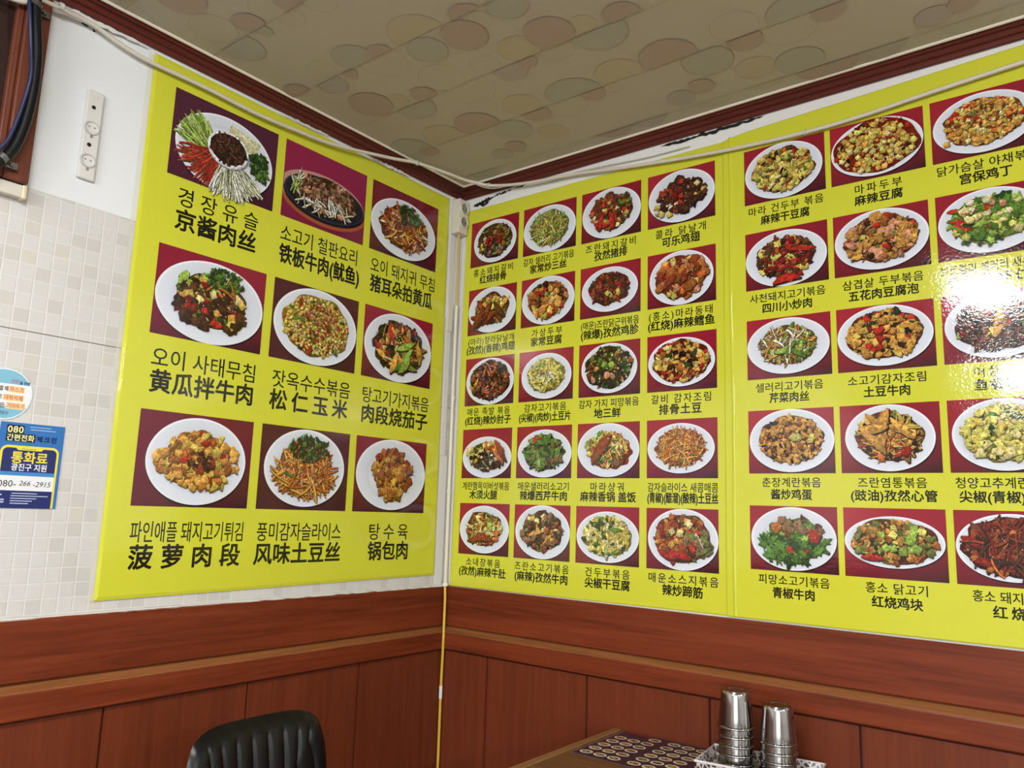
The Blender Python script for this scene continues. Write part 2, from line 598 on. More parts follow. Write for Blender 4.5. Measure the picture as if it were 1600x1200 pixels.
def ceil_mat():
    t = NT('printed_ceiling_paper')
    a = t.n('ShaderNodeVertexColor', layer_name='Col')
    g = t.n('ShaderNodeNewGeometry')
    n = t.n('ShaderNodeTexNoise', i_Scale=350.0, i_Detail=1.0)
    t.l(g, 'Position', n, 'Vector')
    b = t.n('ShaderNodeBump', i_Strength=0.15, i_Distance=0.0008)
    t.l(n, 'Fac', b, 'Height')
    t.l(b, 'Normal', t.b, 'Normal')
    t.l(a, 'Color', t.b, 'Base Color')
    t.set(Roughness=0.8)
    t.b.inputs['Specular IOR Level'].default_value = 0.2
    return t.m


def ceiling():
    mb = MB()
    mb.box((-0.1, YB - 0.1, H), (XR + 0.1, 0.1, H + 0.1), col=CEIL['base'])
    R = random.Random(4)
    seams = list(SEAMS)
    while seams[-1] > YB:
        seams.append(seams[-1] - 0.23)
    bands = [0.1] + seams
    items = []
    for s in CIRC.split(';'):
        a = s.split(',')
        items.append((float(a[0]), float(a[1]), float(a[2]) * 1.04, a[3], int(a[4])))
    # the paper runs on beyond the part that was traced
    for k in range(900):
        y = R.choice([t for t in seams if t > -3.4]) + R.uniform(-0.06, 0.06)
        x = R.uniform(0.08, 3.6)
        if y > -1.12 and (x < 1.72 + max(0, (-y)) * 0.2):
            continue
        items.append((x, y, R.uniform(0.03, 0.075), R.choice('ppggoyyv'), R.choice((1, -1))))
    z = H - 0.0004
    q = 0
    order = {'o': 0, 'y': 1, 'g': 2, 'v': 2, 'p': 3, 'b': 3}
    for (x, y, r, c, sd) in sorted(items, key=lambda t: order[t[3]]):
        q += 1
        dz = z - q * 3e-6
        lo, hi = -99, 99
        if sd:
            s = min(seams, key=lambda t: abs(t - y))
            lo, hi = (s - 0.24, s) if sd > 0 else (s, s + 0.24)
        n = 40
        def ring(rad):
            pts = []
            for k in range(n):
                a = -2 * PI * k / n
                pts.append((x + rad * math.cos(a), min(max(y + rad * math.sin(a), lo), hi), dz))
            return pts
        if c in 'oygv':
            p0, p1 = ring(r), ring(r - 0.0012)
            mb.add(p0 + p1, [(k, (k + 1) % n, n + (k + 1) % n, n + k) for k in range(n)], OUTL)
            mb.add([(p[0], p[1], p[2] - 1e-6) for p in p1], [tuple(range(n))], CEIL[c])
        else:
            mb.add(ring(r), [tuple(range(n))], CEIL[c])
    for s in seams:                       # butt joints of the strips
        mb.add([(0, s - 0.0006, z - 0.003), (0, s + 0.0006, z - 0.003), (XR, s + 0.0006, z - 0.003), (XR, s - 0.0006, z - 0.003)], [(0, 1, 2, 3)], hx('#a3977f'))
    return struct(mb.build('ceiling', ceil_mat()))


ceiling()

# crown moulding with a cream bead along the ceiling
PROF = [(0.0, 2.431), (0.007, 2.4295), (0.011, 2.4315), (0.0115, 2.436), (0.015, 2.4405), (0.021, 2.4405), (0.0245, 2.4425), (0.0245, 2.4475), (0.028, 2.4515), (0.034, 2.4515), (0.0375, 2.4535),
        (0.0375, 2.4575), (0.041, 2.4585), (0.045, 2.4600)]


def mitred(prof, side, closed=False, far=6.0):
    """extrude a (d,z) profile along a wall, mitred at the corner"""
    vs, fs = [], []
    n = len(prof)
    for end in (0, 1):
        for d, z in prof:
            u = (d if side == 'R' else -d) if end == 0 else (far if side == 'R' else -far)
            vs.append(wp(side, u, z, d))
    for i in range(n if closed else n - 1):
        j = (i + 1) % n
        f = (i, j, n + j, n + i)
        fs.append(f if side == 'L' else f[::-1])
    return vs, fs


def trim(name, prof, side, mat, smooth=False):
    mb = MB()
    vs, fs = mitred(prof, side)
    mb.add(vs, fs)
    return struct(mb.build(name, mat, smooth=smooth, fixn=False))


for side, nm, mt in (('L', 'trim_1', M['mould_y']), ('R', 'trim_2', M['mould'])):
    t = trim(nm, PROF + [(0.045, 2.4628), (0.0, 2.4628)], side, mt)
    mb = MB()
    vs, fs = mitred([(0.0445, 2.4575), (0.0475, 2.4572), (0.050, 2.4590), (0.0505, 2.4628)], side)
    mb.add(vs, fs)
    b = mb.build('bead', M['bead'], t)
    b['label'] = 'cream bead along the ceiling edge'

# wainscot: top band, sloped oak edge, rail, grooved upright panels
ZB, ZL0, ZL1, ZG = 1.066, 0.942, 0.921, 0.868
GR = [0.212 - 0.372, 0.212, 0.582, 0.954, 1.318, 1.69, 2.06, 2.43, 2.80, 3.17, 3.54, 3.91, 4.28, 4.65, 5.02, 5.39]
GL = [-0.379, -0.752, -1.115, -1.485, -1.855, -2.225, -2.595, -2.965, -3.335, -3.705, -4.075, -4.445, -4.815, -5.185, -5.555]
k = 3
for side, wx, ed, gs in (('L', M['wood_h_y'], M['edge_y'], GL), ('R', M['wood_h_x'], M['edge_x'], GR)):
    trim('trim_%d' % k, [(0.012, ZL0 - 0.004), (0.016, ZL0), (0.016, ZB - 0.002), (0.014, ZB), (0.0, ZB)], side, wx); k += 1
    trim('trim_%d' % k, [(0.004, ZL0 - 0.003), (0.012, ZL0 - 0.004)], side, M['dark']); k += 1  # near-black strip standing for the shadow under the top band
    trim('trim_%d' % k, [(0.032, ZL1), (0.0305, ZL1 + 0.0018), (0.0, ZL0 - 0.003)], side, ed); k += 1
    trim('trim_%d' % k, [(0.006, ZG), (0.031, ZG), (0.033, ZG + 0.003), (0.033, ZL1 - 0.003), (0.0318, ZL1 - 0.0004)], side, wx); k += 1
    mb = MB()
    sg = 1 if side == 'R' else -1
    us = sorted([abs(g) for g in gs if abs(g) > 0.1 and g * sg > 0]) + [6.0]
    prev = 0.02
    bs, gd = 0.0015, 0.010
    for g in us:                          # one continuous panel field with V grooves
        a, b = prev + (0.002 if prev > 0.03 else 0), g - 0.002
        f = [(a, 0.02 - gd), (a + bs, 0.02), (b - bs, 0.02), (b, 0.02 - gd), (g + 0.002, 0.02 - gd)]
        for (u0, d0), (u1, d1) in zip(f[:-1], f[1:]):
            q = [wp(side, sg * u0, 0.0, d0), wp(side, sg * u1, 0.0, d1), wp(side, sg * u1, ZG - 0.0055, d1), wp(side, sg * u0, ZG - 0.0055, d0)]
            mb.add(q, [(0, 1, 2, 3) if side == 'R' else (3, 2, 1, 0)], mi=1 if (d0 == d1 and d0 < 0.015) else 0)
        prev = g
    q = [wp(side, 0, ZG - 0.012, 0.006), wp(side, sg * 6, ZG - 0.012, 0.006), wp(side, sg * 6, ZG + 0.001, 0.006), wp(side, 0, ZG + 0.001, 0.006)]
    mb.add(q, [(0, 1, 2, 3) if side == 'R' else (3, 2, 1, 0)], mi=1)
    struct(mb.build('trim_%d' % k, [M['wood_v'], plain('groove_shade', '#4a2114', 0.7)])); k += 1  # dark brown groove bottoms: shade of the gaps put into the colour
# ------------------------------------------------------------------ printed dishes
PAL = dict(R='#b12a22', D='#7d2018', B='#5b3522', K='#3b2319', O='#a5642f', G='#bf8b42', Y='#cdb455', P='#ddcf8d', N='#547f2e', E='#26451f', L='#94b24c',
           X='#1f1814', C='#e6dcc0', T='#cc6c2f', S='#c58a6c', W='#ece8dd', Z='#8a3c22', V='#6f7a3a', A='#d8a24c', M='#8c6a4c', U='#c9c3a0', Q='#d9d06a')
PALL = {k: hx(v) for k, v in PAL.items()}
# plate: centre x, centre z, half width, half height, relative to the half size of its photo
PLT = dict(L1=(0, -.09, .93, .92), L2=(.0, -.17, .985, .56), L3=(-.03, -.09, .976, .858), L4=(0, -.054, .985, .945), L5=(.013, .002, .975, .985), L6=(.01, -.009, .98, .98),
           L7=(.026, -.008, .874, .945), L8=(0, .028, .903, .949), L9=(.013, .027, .977, .965), A1=(.02, 0, .89, .93), A2=(0, -.03, .99, .96), A3=(.01, 0, .985, .98), A4=(.01, .01, .985, .96),
           A5=(0, .012, .985, .98), A6=(.009, .008, .985, .985), A7=(-.016, .02, .931, .86), A8=(0, 0, .935, .985), A9=(.02, -.02, .975, .97), A10=(.02, -.03, .92, .90), A11=(0, .03, .91, .93),
           A12=(-.009, 0, .961, .86), A13=(.01, -.156, .985, .835), A14=(.02, -.057, .975, .915), A15=(0, .012, .99, .97), A16=(-.03, .012, .95, .85), A17=(.01, -.008, .985, .92), A18=(.02, .007, .975, .985),
           A19=(.01, -.05, .985, .88), A20=(.02, 0, .975, .99), B1=(-.018, .01, .96, .985), B2=(0, .04, .985, .95), B3=(0, .0, .965, .93), B4=(-.01, -.043, .985, .955), B5=(.01, .04, .985, .955),
           B6=(.0, .04, .97, .95), B7=(-.013, .04, .98, .92), B8=(-.01, .05, .98, .93), B9=(0, .04, .96, .95), B10=(.01, .02, .985, .98), B11=(0, .016, .90, .965), B12=(0, .02, .94, .97),
           B13=(0, .005, .973, .968), B14=(-.01, .035, .98, .735), B15=(0, .03, .985, .89))
# colours of the table cloth behind each plate: top, bottom left, bottom right
BGS = dict(L1='4e2136 4b1f30 3f1628', L2='8c2149 7a1c3c 6e1830', L3='74202f 441627 4a1827', L4='8a1f36 5a1a2a 33121c', L5='4e1c2a 481826 431622', L6='8f2036 521828 44141f', L7='6a1b2c 5a1826 34141a',
           L8='4f1a27 451722 3a131b', L9='7c1d2c 4a1621 3c131b')
# ingredients: kind count size colours [region cx,cy,rx,ry] [angle,spread]; '+' = laid on top of the rest
DISH = dict(
    L2='b #4a3426 .8|c 46 .2 MMBSMB|s 26 .5 UWC 0,-.45,.72,.3 0,60|c 44 .17 MSMBM 0,.12,.66,.5|s 14 .4 WUL -.7,.2,.12,.5 90,40',
    L3='b #8a4a2c .74|s 90 .5 ZTSAZ|p 22 .3 ZDZS|s 20 .4 AC|+l 46 .16 EENE .12,.55,.34,.32',
    L4='b #6a4632 .66|c 34 .24 KKBKD 0,-.1,.66,.56|q 20 .2 YPYA|c 9 .17 RRT|l 12 .18 NEN 0,-.1,.5,.4|c 8 .2 LA -.3,.4,.4,.2|+l 52 .14 EENEN .2,.62,.34,.26|s 4 .4 AO .2,.5,.3,.3',
    L5='b #b9963e .8|k 280 .085 YPYQAY|c 34 .11 RRDR|c 16 .13 NEN 0,0,.78,.78|+k 90 .07 SAZO .05,.32,.36,.28',
    L6='b #5b4426 .74|p 24 .42 AGOA|p 12 .42 RRD|c 20 .26 XEKX|s 30 .35 GOU|+p 5 .5 LNL .2,-.25,.3,.4',
    L7='b #b27a34 .66|c 60 .22 AGAOYA 0,0,.82,.62|c 14 .18 RTR|p 12 .34 YAY 0,-.35,.6,.3|+c 14 .16 BZOK .05,-.02,.24,.22',
    L8='b #a8682e .68|s 170 .62 TAOASA 0,-.1,.78,.62|s 18 .4 RTN|+l 80 .13 EEENE .05,.5,.5,.34',
    L9='b #9a5c2a .52|c 30 .27 OGOZO 0,.0,.6,.66|c 26 .16 AOKG 0,0,.5,.56|c 7 .3 OGA 0,-.2,.5,.5',
    A1='b #4b3322 .8|c 46 .2 BKOMB|p 16 .24 VLKX|c 12 .2 EXV|+c 8 .22 ZDR 0,.1,.4,.3|c 4 .2 YU -.4,-.1,.3,.3',
    A2='b #8a8a3c .74|s 150 .55 VLQGLY|s 12 .4 NNL|s 14 .4 CU',
    A3='b #6b3b24 .7|c 34 .3 BZKOB|c 16 .2 ZTR|q 12 .18 YPC|+l 9 .15 EN .5,.3,.2,.3|p 5 .4 RZ -.1,-.2,.4,.4',
    A4='b #5d3020 .62|c 28 .3 BKKZ .05,.0,.75,.62|c 9 .26 RRD|q 8 .2 YPC -.4,-.4,.4,.3|q 3 .2 PY .5,0,.3,.5',
    A5='b #6a3a24 .7|p 7 .6 ZBZ -.1,-.2,.62,.45|c 14 .22 OZA 0,.3,.6,.4|q 9 .2 PQY .3,.35,.5,.3|c 7 .17 RD|l 8 .14 NE -.1,.2,.3,.2|+p 3 .75 ZZO -.2,-.2,.4,.2 60,20',
    A6='b #7a4726 .74|c 34 .28 OGOZA|c 12 .24 RRZ|q 8 .22 LPQ|c 9 .22 KXE|p 6 .34 AG 0,-.4,.7,.3',
    A7='b #6c2a1c .72|c 54 .17 ZBDKZ|p 10 .34 RRD|c 9 .18 XE|+q 6 .2 PYU .25,-.2,.3,.3|c 14 .14 OB',
    A8='b #8a3c22 .8|c 20 .34 OZSOZ|c 16 .24 RTZ|q 10 .2 PYQ|+c 6 .42 OZO 0,0,.5,.6',
    A9='b #4d3020 .84|c 60 .17 BKOMB|s 30 .3 ZTS|c 12 .17 RRZ|l 10 .16 EV|p 5 .3 AG -.6,-.1,.2,.4|c 10 .16 XK',
    A10='b #b0a04a .74|p 60 .34 QYPQL|s 30 .4 UMC 0,-.1,.4,.4|p 18 .3 YQ|c 8 .09 BX',
    A11='b #433221 .84|c 50 .2 KXBVE|c 14 .2 EEX|c 12 .22 GOZ|+c 5 .22 NLN 0,.25,.3,.3|c 4 .24 ZS -.2,-.3,.4,.3|c 10 .08 PC',
    A12='b #7a2f1a .86|c 26 .24 GAYO 0,.1,.8,.62|c 14 .22 AYP|c 10 .26 XEK 0,.05,.5,.4|c 10 .2 RRD|+p 4 .34 GAO .2,-.3,.4,.2',
    A13='b #8a6a34 .7|c 22 .24 YQAC 0,.2,.8,.5|c 22 .26 XXKX .1,-.1,.55,.5|c 12 .17 XE|s 12 .3 LQ|+p 6 .62 ZTZ .5,.25,.2,.3 -55,12|p 4 .4 ZT .1,.5,.4,.1|c 5 .14 AC',
    A14='b #4d4a26 .74|p 60 .4 NVLNV|c 24 .2 BKMZ|p 18 .4 LNV|+p 5 .46 NNE 0,.3,.5,.3|c 5 .14 RZ',
    A15='b #a63a20 .68 .08,-.05|c 30 .2 QPLY -.1,.15,.6,.5|s 50 .4 YPGA|c 14 .18 VNE|s 20 .34 OM|c 8 .2 BM|+p 1 .8 ZZ -.25,.1,.05,.05 55,2|l 7 .2 EN 0,-.2,.4,.3|c 2 .2 MZ .4,-.45,.1,.1',
    A16='b #b46a2e .74|s 190 .6 TAOASG|s 16 .4 RTV',
    A17='b #7a4a26 .72|s 40 .5 AGPO|p 18 .4 PYA|c 12 .24 ZTR|c 8 .2 EXN|+p 4 .5 TOZ -.1,-.4,.4,.2 15,20|q 5 .2 UPL .3,.1,.4,.3',
    A18='b #5a3c26 .74|c 50 .24 MBMKO|c 10 .22 RZT|q 9 .24 PYU|l 6 .2 NEV|p 5 .4 GAV 0,-.1,.4,.3|c 5 .17 XK',
    A19='b #a99a44 .78|p 64 .32 QYPQU|c 30 .2 QPY|+l 10 .2 EEN|p 5 .3 EN -.1,.2,.5,.4',
    A20='b #7a4626 .8|c 44 .22 TOAOZ -.2,.1,.6,.66|c 10 .28 RRZ|c 16 .3 MBV .4,-.1,.4,.4|l 8 .2 EV|+p 4 .42 MUV .5,-.25,.2,.2|p 2 .5 RR -.2,-.55,.3,.1 -20,10|q 4 .2 PQ 0,.3,.4,.3',
    B1='b #8a3a20 .78|c 60 .22 QYQYG|p 30 .3 QYP|s 24 .24 XKV|c 9 .15 EN|c 14 .14 TR',
    B2='b #9c2a18 .93|q 84 .16 QYPYA 0,0,.84,.84|c 10 .12 XK|c 14 .1 RD',
    B3='b #94502a .78|c 90 .14 AGYAP|c 14 .2 RRT|l 7 .13 NE .2,.4,.4,.2|k 40 .12 AY|q 10 .17 AG -.2,-.4,.6,.3',
    B4='b #5f2c1c .72|c 40 .2 BKDB|p 11 .44 RRD|q 9 .25 YQP|c 7 .22 EEX|+p 1 .7 RR 0,-.72,.05,.05 5,2|c 8 .14 OZ',
    B5='b #7a4a28 .78|c 44 .28 AGSOG|p 20 .4 AGS|c 9 .2 RZ|c 9 .2 XKV|q 4 .16 LQ',
    B6='b #93a04c .74|l 40 .3 NENLN|c 16 .24 LQL|p 8 .34 RR -.3,.1,.6,.5|+c 9 .2 PCS 0,.3,.6,.4|q 3 .2 QP',
    B7='b #7a6230 .7|s 80 .46 GUOMA|p 16 .34 NNL|s 24 .4 LGC|+p 5 .4 NLN 0,-.15,.5,.4|s 6 .4 UW',
    B8='b #6b3318 .8|c 44 .24 AYGA|c 12 .22 RRD|c 16 .22 XKE|q 10 .22 AGY|+c 3 .26 RR .1,0,.5,.4',
    B9='b #5c2a1a .8|c 44 .24 KXBKD|p 9 .34 RZS .2,.3,.6,.4|q 5 .2 LQ|+p 1 .6 AA 0,0,.05,.05 80,4|p 2 .5 NN .45,.1,.1,.1 70,10|c 20 .1 BOZ',
    B10='b #4f3720 .76|c 110 .16 AGAOG|c 30 .14 GAZ|c 16 .13 KX|+c 4 .22 QY .3,.15,.3,.2',
    B11='b #6b4424 .74|s 60 .6 AGYO|p 24 .5 AGY|c 9 .28 RRT|c 16 .2 KVX|+p 6 .6 AGA',
    B12='b #a39a44 .78|c 80 .24 QYQP|c 30 .18 EENV 0,.05,.7,.66|c 40 .2 QYP|p 8 .3 PQ',
    B13='b #5c7a34 .62|l 46 .34 NNENL 0,-.1,.8,.66|c 16 .26 BMOZ .1,.3,.6,.36|c 6 .2 RR|l 16 .3 NEN 0,-.3,.7,.4|+c 2 .24 RR .55,.05,.1,.1|c 5 .3 MOM 0,.35,.4,.2',
    B14='b #7a4322 .86|c 60 .24 AGOV|c 24 .22 XKV 0,-.1,.7,.5|p 9 .3 LQL|+p 2 .5 RR -.45,-.55,.2,.1 -20,8|q 8 .26 LQL .2,.1,.5,.5|c 10 .16 GO',
    B15='b #54180f .88|s 70 .7 ZDBKZ|p 36 .5 ZDKZB|s 20 .5 ZTO|c 14 .16 OZ|c 10 .08 PS')


def shade(c, k):
    return (min(c[0] * k, 1), min(c[1] * k, 1), min(c[2] * k, 1))


def mixc(a, b, t):
    return tuple(x * (1 - t) + y * t for x, y in zip(a, b))


class Dish:
    """paints one printed dish: every piece of food is a small flat patch of pigment over the last"""
    def __init__(self, side, ox, oz, rx, ry, d0, seed):
        self.side, self.ox, self.oz, self.rx, self.ry, self.d = side, ox, oz, rx, ry, d0
        self.R = random.Random(seed)
        self.mb = MB()
        self.s = (rx * ry) ** 0.5

    def P(self, x, y):
        return wp(self.side, self.ox + x, self.oz + y, self.d)

    def step(self):
        self.d += 4e-6

    def fan(self, cx, cy, pts, cc, rc):
        vs = [self.P(cx, cy)] + [self.P(*p) for p in pts]
        n = len(pts)
        self.mb.add(vs, [(0, 1 + i, 1 + (i + 1) % n) for i in range(n)], [cc] + (rc if isinstance(rc, list) else [rc] * n))
        self.step()

    def outline(self, kind, cx, cy, r, ang):
        R = self.R
        ca, sa = math.cos(ang), math.sin(ang)
        if kind == 'c':
            n = R.randint(8, 12)
            e = R.uniform(0.5, 0.95)
            q = [(2 * PI * i / n + R.uniform(-.25, .25), r * R.uniform(0.6, 1.18)) for i in range(n)]
            z_ = R.uniform(0, PI)
            ca, sa = math.cos(ang + z_), math.sin(ang + z_)
            p = [(k * math.cos(a), e * k * math.sin(a)) for a, k in q]
        elif kind == 'q':
            p = [(r * x * R.uniform(.8, 1.1), r * y * R.uniform(.7, 1.0)) for x, y in ((-.8, -.8), (0, -.9), (.8, -.8), (.85, 0), (.8, .8), (-.8, .8))]
        elif kind == 'k':
            p = [(r * .8 * math.cos(2 * PI * i / 6), r * .62 * math.sin(2 * PI * i / 6)) for i in range(6)]
        else:                               # p: long slice
            b = R.uniform(-.25, .25)
            wdt = R.uniform(.22, .38)
            xs = [-1, -.6, 0, .6, 1]
            top = [(x, b * (x * x - .4) + wdt * (1 - x * x * .75)) for x in xs]
            bot = [(x, b * (x * x - .4) - wdt * (1 - x * x * .75)) for x in xs]
            p = [(r * x, r * y) for x, y in bot + top[::-1]]
        return [(cx + x * ca - y * sa, cy + x * sa + y * ca) for x, y in p]

    def blob(self, cx, cy, rx, ry, col, n=44, noise=.06, rim=.6):
        R = self.R
        ph = [(R.uniform(0, 6.3), R.randint(3, 11), R.uniform(.3, 1)) for _ in range(5)]
        pts = []
        for i in range(n):
            a = 2 * PI * i / n
            k = 1 + noise * sum(w * math.sin(f * a + p) for p, f, w in ph) * .6
            pts.append((cx + rx * k * math.cos(a), cy + ry * k * math.sin(a)))
        self.fan(cx, cy, pts, col, shade(col, rim))

    def piece(self, kind, cx, cy, r, ang, col, base):
        R = self.R
        col = shade(col, R.uniform(.72, 1.25))
        dk = mixc(shade(base, .35), (0.01, 0.006, 0.004), .35)
        if kind == 's':
            L, bnd = r, R.uniform(-.9, .9)
            wd = self.s * R.uniform(.015, .032)
            n = 6
            mid = []
            a = ang - bnd / 2
            x, y = cx - math.cos(ang) * L / 2, cy - math.sin(ang) * L / 2
            for i in range(n):
                mid.append((x, y, a))
                x += math.cos(a) * L / (n - 1)
                y += math.sin(a) * L / (n - 1)
                a += bnd / (n - 1)
            for sc, dx, dy, cols in ((1.35, .008 * self.s, -.014 * self.s, (dk, dk, dk)), (1, 0, 0, (shade(col, .55), shade(col, 1.2), shade(col, .62)))):
                vs, cs = [], []
                for i, (x, y, a) in enumerate(mid):
                    k = sc * wd * (.55 if i in (0, n - 1) else 1)
                    nx, ny = -math.sin(a), math.cos(a)
                    for t, c in zip((-1, .15, 1), cols):
                        vs.append(self.P(x + nx * k * t + dx, y + ny * k * t + dy))
                        cs.append(c)
                fs = []
                for i in range(n - 1):
                    for t in (0, 1):
                        q = i * 3 + t
                        fs.append((q, q + 3, q + 4, q + 1))
                self.mb.add(vs, fs, cs)
                self.step()
            return
        if kind == 'l':
            n = 11
            pts = []
            for i in range(n):
                a = 2 * PI * i / n
                k = r * (1.0 if i % 2 == 0 else R.uniform(.4, .7)) * R.uniform(.75, 1.15)
                x, y = k * math.cos(a), .6 * k * math.sin(a)
                pts.append((cx + x * math.cos(ang) - y * math.sin(ang), cy + x * math.sin(ang) + y * math.cos(ang)))
        else:
            pts = self.outline(kind, cx, cy, r, ang)
        sh = [(cx + (x - cx) * 1.05 + .07 * r, cy + (y - cy) * 1.05 - .13 * r) for x, y in pts]
        self.fan(cx, cy, sh, dk, dk)
        rc = []
        for x, y in pts:
            k = ((y - cy) * .9 - (x - cx) * .4) / max(r, 1e-6)
            rc.append(shade(col, .78 + .34 * max(-1, min(1, k)) + R.uniform(-.1, .1)))
        ox, oy = R.uniform(-.15, .15) * r, R.uniform(.0, .3) * r * (.4 if kind == 'p' else 1)
        self.fan(cx + ox, cy + oy, pts, shade(col, 1.18), rc)
        if kind in 'cqp' and r > .12 * self.s:      # mottling and sauce on larger pieces
            for _ in range(4):
                a, k = R.uniform(0, 6.3), R.uniform(0, .6)
                x, y = cx + k * r * math.cos(a) * .8, cy + k * r * math.sin(a) * (.3 if kind == 'p' else .8)
                c2 = mixc(col, R.choice((shade(base, .8), shade(col, 1.5), shade(base, 1.3), dk)), .6)
                p2 = self.outline('c', x, y, r * R.uniform(.12, .3), R.uniform(0, 6))
                self.fan(x, y, p2, c2, mixc(c2, col, .5))

    def cook(self, spec):
        R = self.R
        base = (.1, .06, .03)
        tops, lows = [], []
        on_top = False
        for part in spec.split('|'):
            t = part.split()
            if t[0] == 'b':
                base = hx(t[1])
                k = float(t[2])
                cx, cy = (map(float, t[3].split(',')) if len(t) > 3 else (0, .03))
                self.blob(cx * self.rx, cy * self.ry, k * self.rx, k * self.ry, shade(base, .8))
                self.k = k
                continue
            kd = t[0]
            if kd[0] == '+':
                on_top, kd = True, kd[1:]
            n, sz, cols = int(int(t[1]) * (1.9 if kd in 'cq' and int(t[1]) > 7 else 1.5 if int(t[1]) > 7 else 1)), float(t[2]), t[3]
            reg = tuple(map(float, t[4].split(','))) if len(t) > 4 else (0, .03, self.k * .96, self.k * .96)
            ang = tuple(map(float, t[5].split(','))) if len(t) > 5 else None
            if n > 7 and kd in 'cqp':
                sz *= .88
            if kd in 'sp' and n > 3:
                f_ = max(.35, 1 - .34 * sz)
                reg = (reg[0], reg[1], reg[2] * f_, reg[3] * f_)
            for _ in range(n):
                a, q = R.uniform(0, 2 * PI), math.sqrt(R.random())
                x, y = (reg[0] + reg[2] * q * math.cos(a)) * self.rx, (reg[1] + reg[3] * q * math.sin(a)) * self.ry
                z = math.radians(R.gauss(*ang)) if ang else R.uniform(0, 2 * PI)
                e = (y + R.uniform(-.3, .3) * self.ry, kd, x, y, sz * self.s * R.uniform(.75, 1.2) * (1 if kd in 's' else .62), z, PALL[R.choice(cols)])
                (tops if on_top else lows).append(e)
        # fine scraps that fill the gaps between the large pieces
        pal = [e[6] for e in lows + tops]
        fill = []
        for _ in range(120):
            a, q = R.uniform(0, 2 * PI), math.sqrt(R.random()) * self.k * .97
            c = mixc(R.choice(pal), base, R.uniform(.15, .7))
            fill.append((R.uniform(-1, 1) * self.ry, R.choice('cccp'), q * self.rx * math.cos(a), (q * math.sin(a) + .03) * self.ry, R.uniform(.05, .10) * self.s, R.uniform(0, 6.3), c))
        for lst in (fill, lows, tops):
            for e in sorted(lst, key=lambda t: -t[0]):
                self.piece(e[1], e[2], e[3], e[4], e[5], e[6], base)
        for _ in range(16):                     # printed glints on the sauce
            a, q = R.uniform(0, 2 * PI), math.sqrt(R.random()) * .6
            x, y = q * self.rx * math.cos(a), q * self.ry * math.sin(a)
            r = self.s * R.uniform(.008, .02)
            c = mixc(PALL['W'], base, R.uniform(.0, .5))
            self.fan(x, y, self.outline('c', x, y, r, 0), c, mixc(c, base, .3))


def ell(cx, cz, rx, rz, n=64):
    return [(cx + rx * math.cos(2 * PI * i / n), cz + rz * math.sin(2 * PI * i / n)) for i in range(n)]


def clip(pts, r):
    u0, z0, u1, z1 = r
    return [(min(max(u, u0), u1), min(max(z, z0), z1)) for u, z in pts]


def plate_mesh(side, box, cx, cz, rx, rz, d):
    mb = MB()
    C0, C1, C2, C3 = hx('#e9ecf3'), hx('#d7dce8'), hx('#cfd5e2'), hx('#dde1ec')
    n = 64
    # plate's printed shadow on the table cloth, then rim, shoulder, well
    sh = clip(ell(cx + .012 * rx, cz - .045 * rz, rx * 1.005, rz * 1.0), box)
    mb.add([wp(side, u, z, d) for u, z in sh], [tuple(range(n))], hx('#1c0d12'))
    vs, cs, fs = [], [], []
    rings = ((1.0, C0), (.965, C0), (.95, C3), (.76, C1), (.70, C2), (.62, C3))
    for i, (k, c) in enumerate(rings):
        for j, (u, z) in enumerate(clip(ell(cx, cz, rx * k, rz * k), box)):
            vs.append(wp(side, u, z, d + 5e-5))
            up = math.sin(2 * PI * j / n)
            cs.append(shade(c, 1 + .05 * up * (1 if i in (0, 1) else -.7)))
    for i in range(len(rings) - 1):
        for j in range(n):
            l = (j + 1) % n
            fs.append((i * n + j, i * n + l, (i + 1) * n + l, (i + 1) * n + j))
    fs.append(tuple((len(rings) - 1) * n + j for j in range(n)))
    mb.add(vs, fs, cs)
    return mb


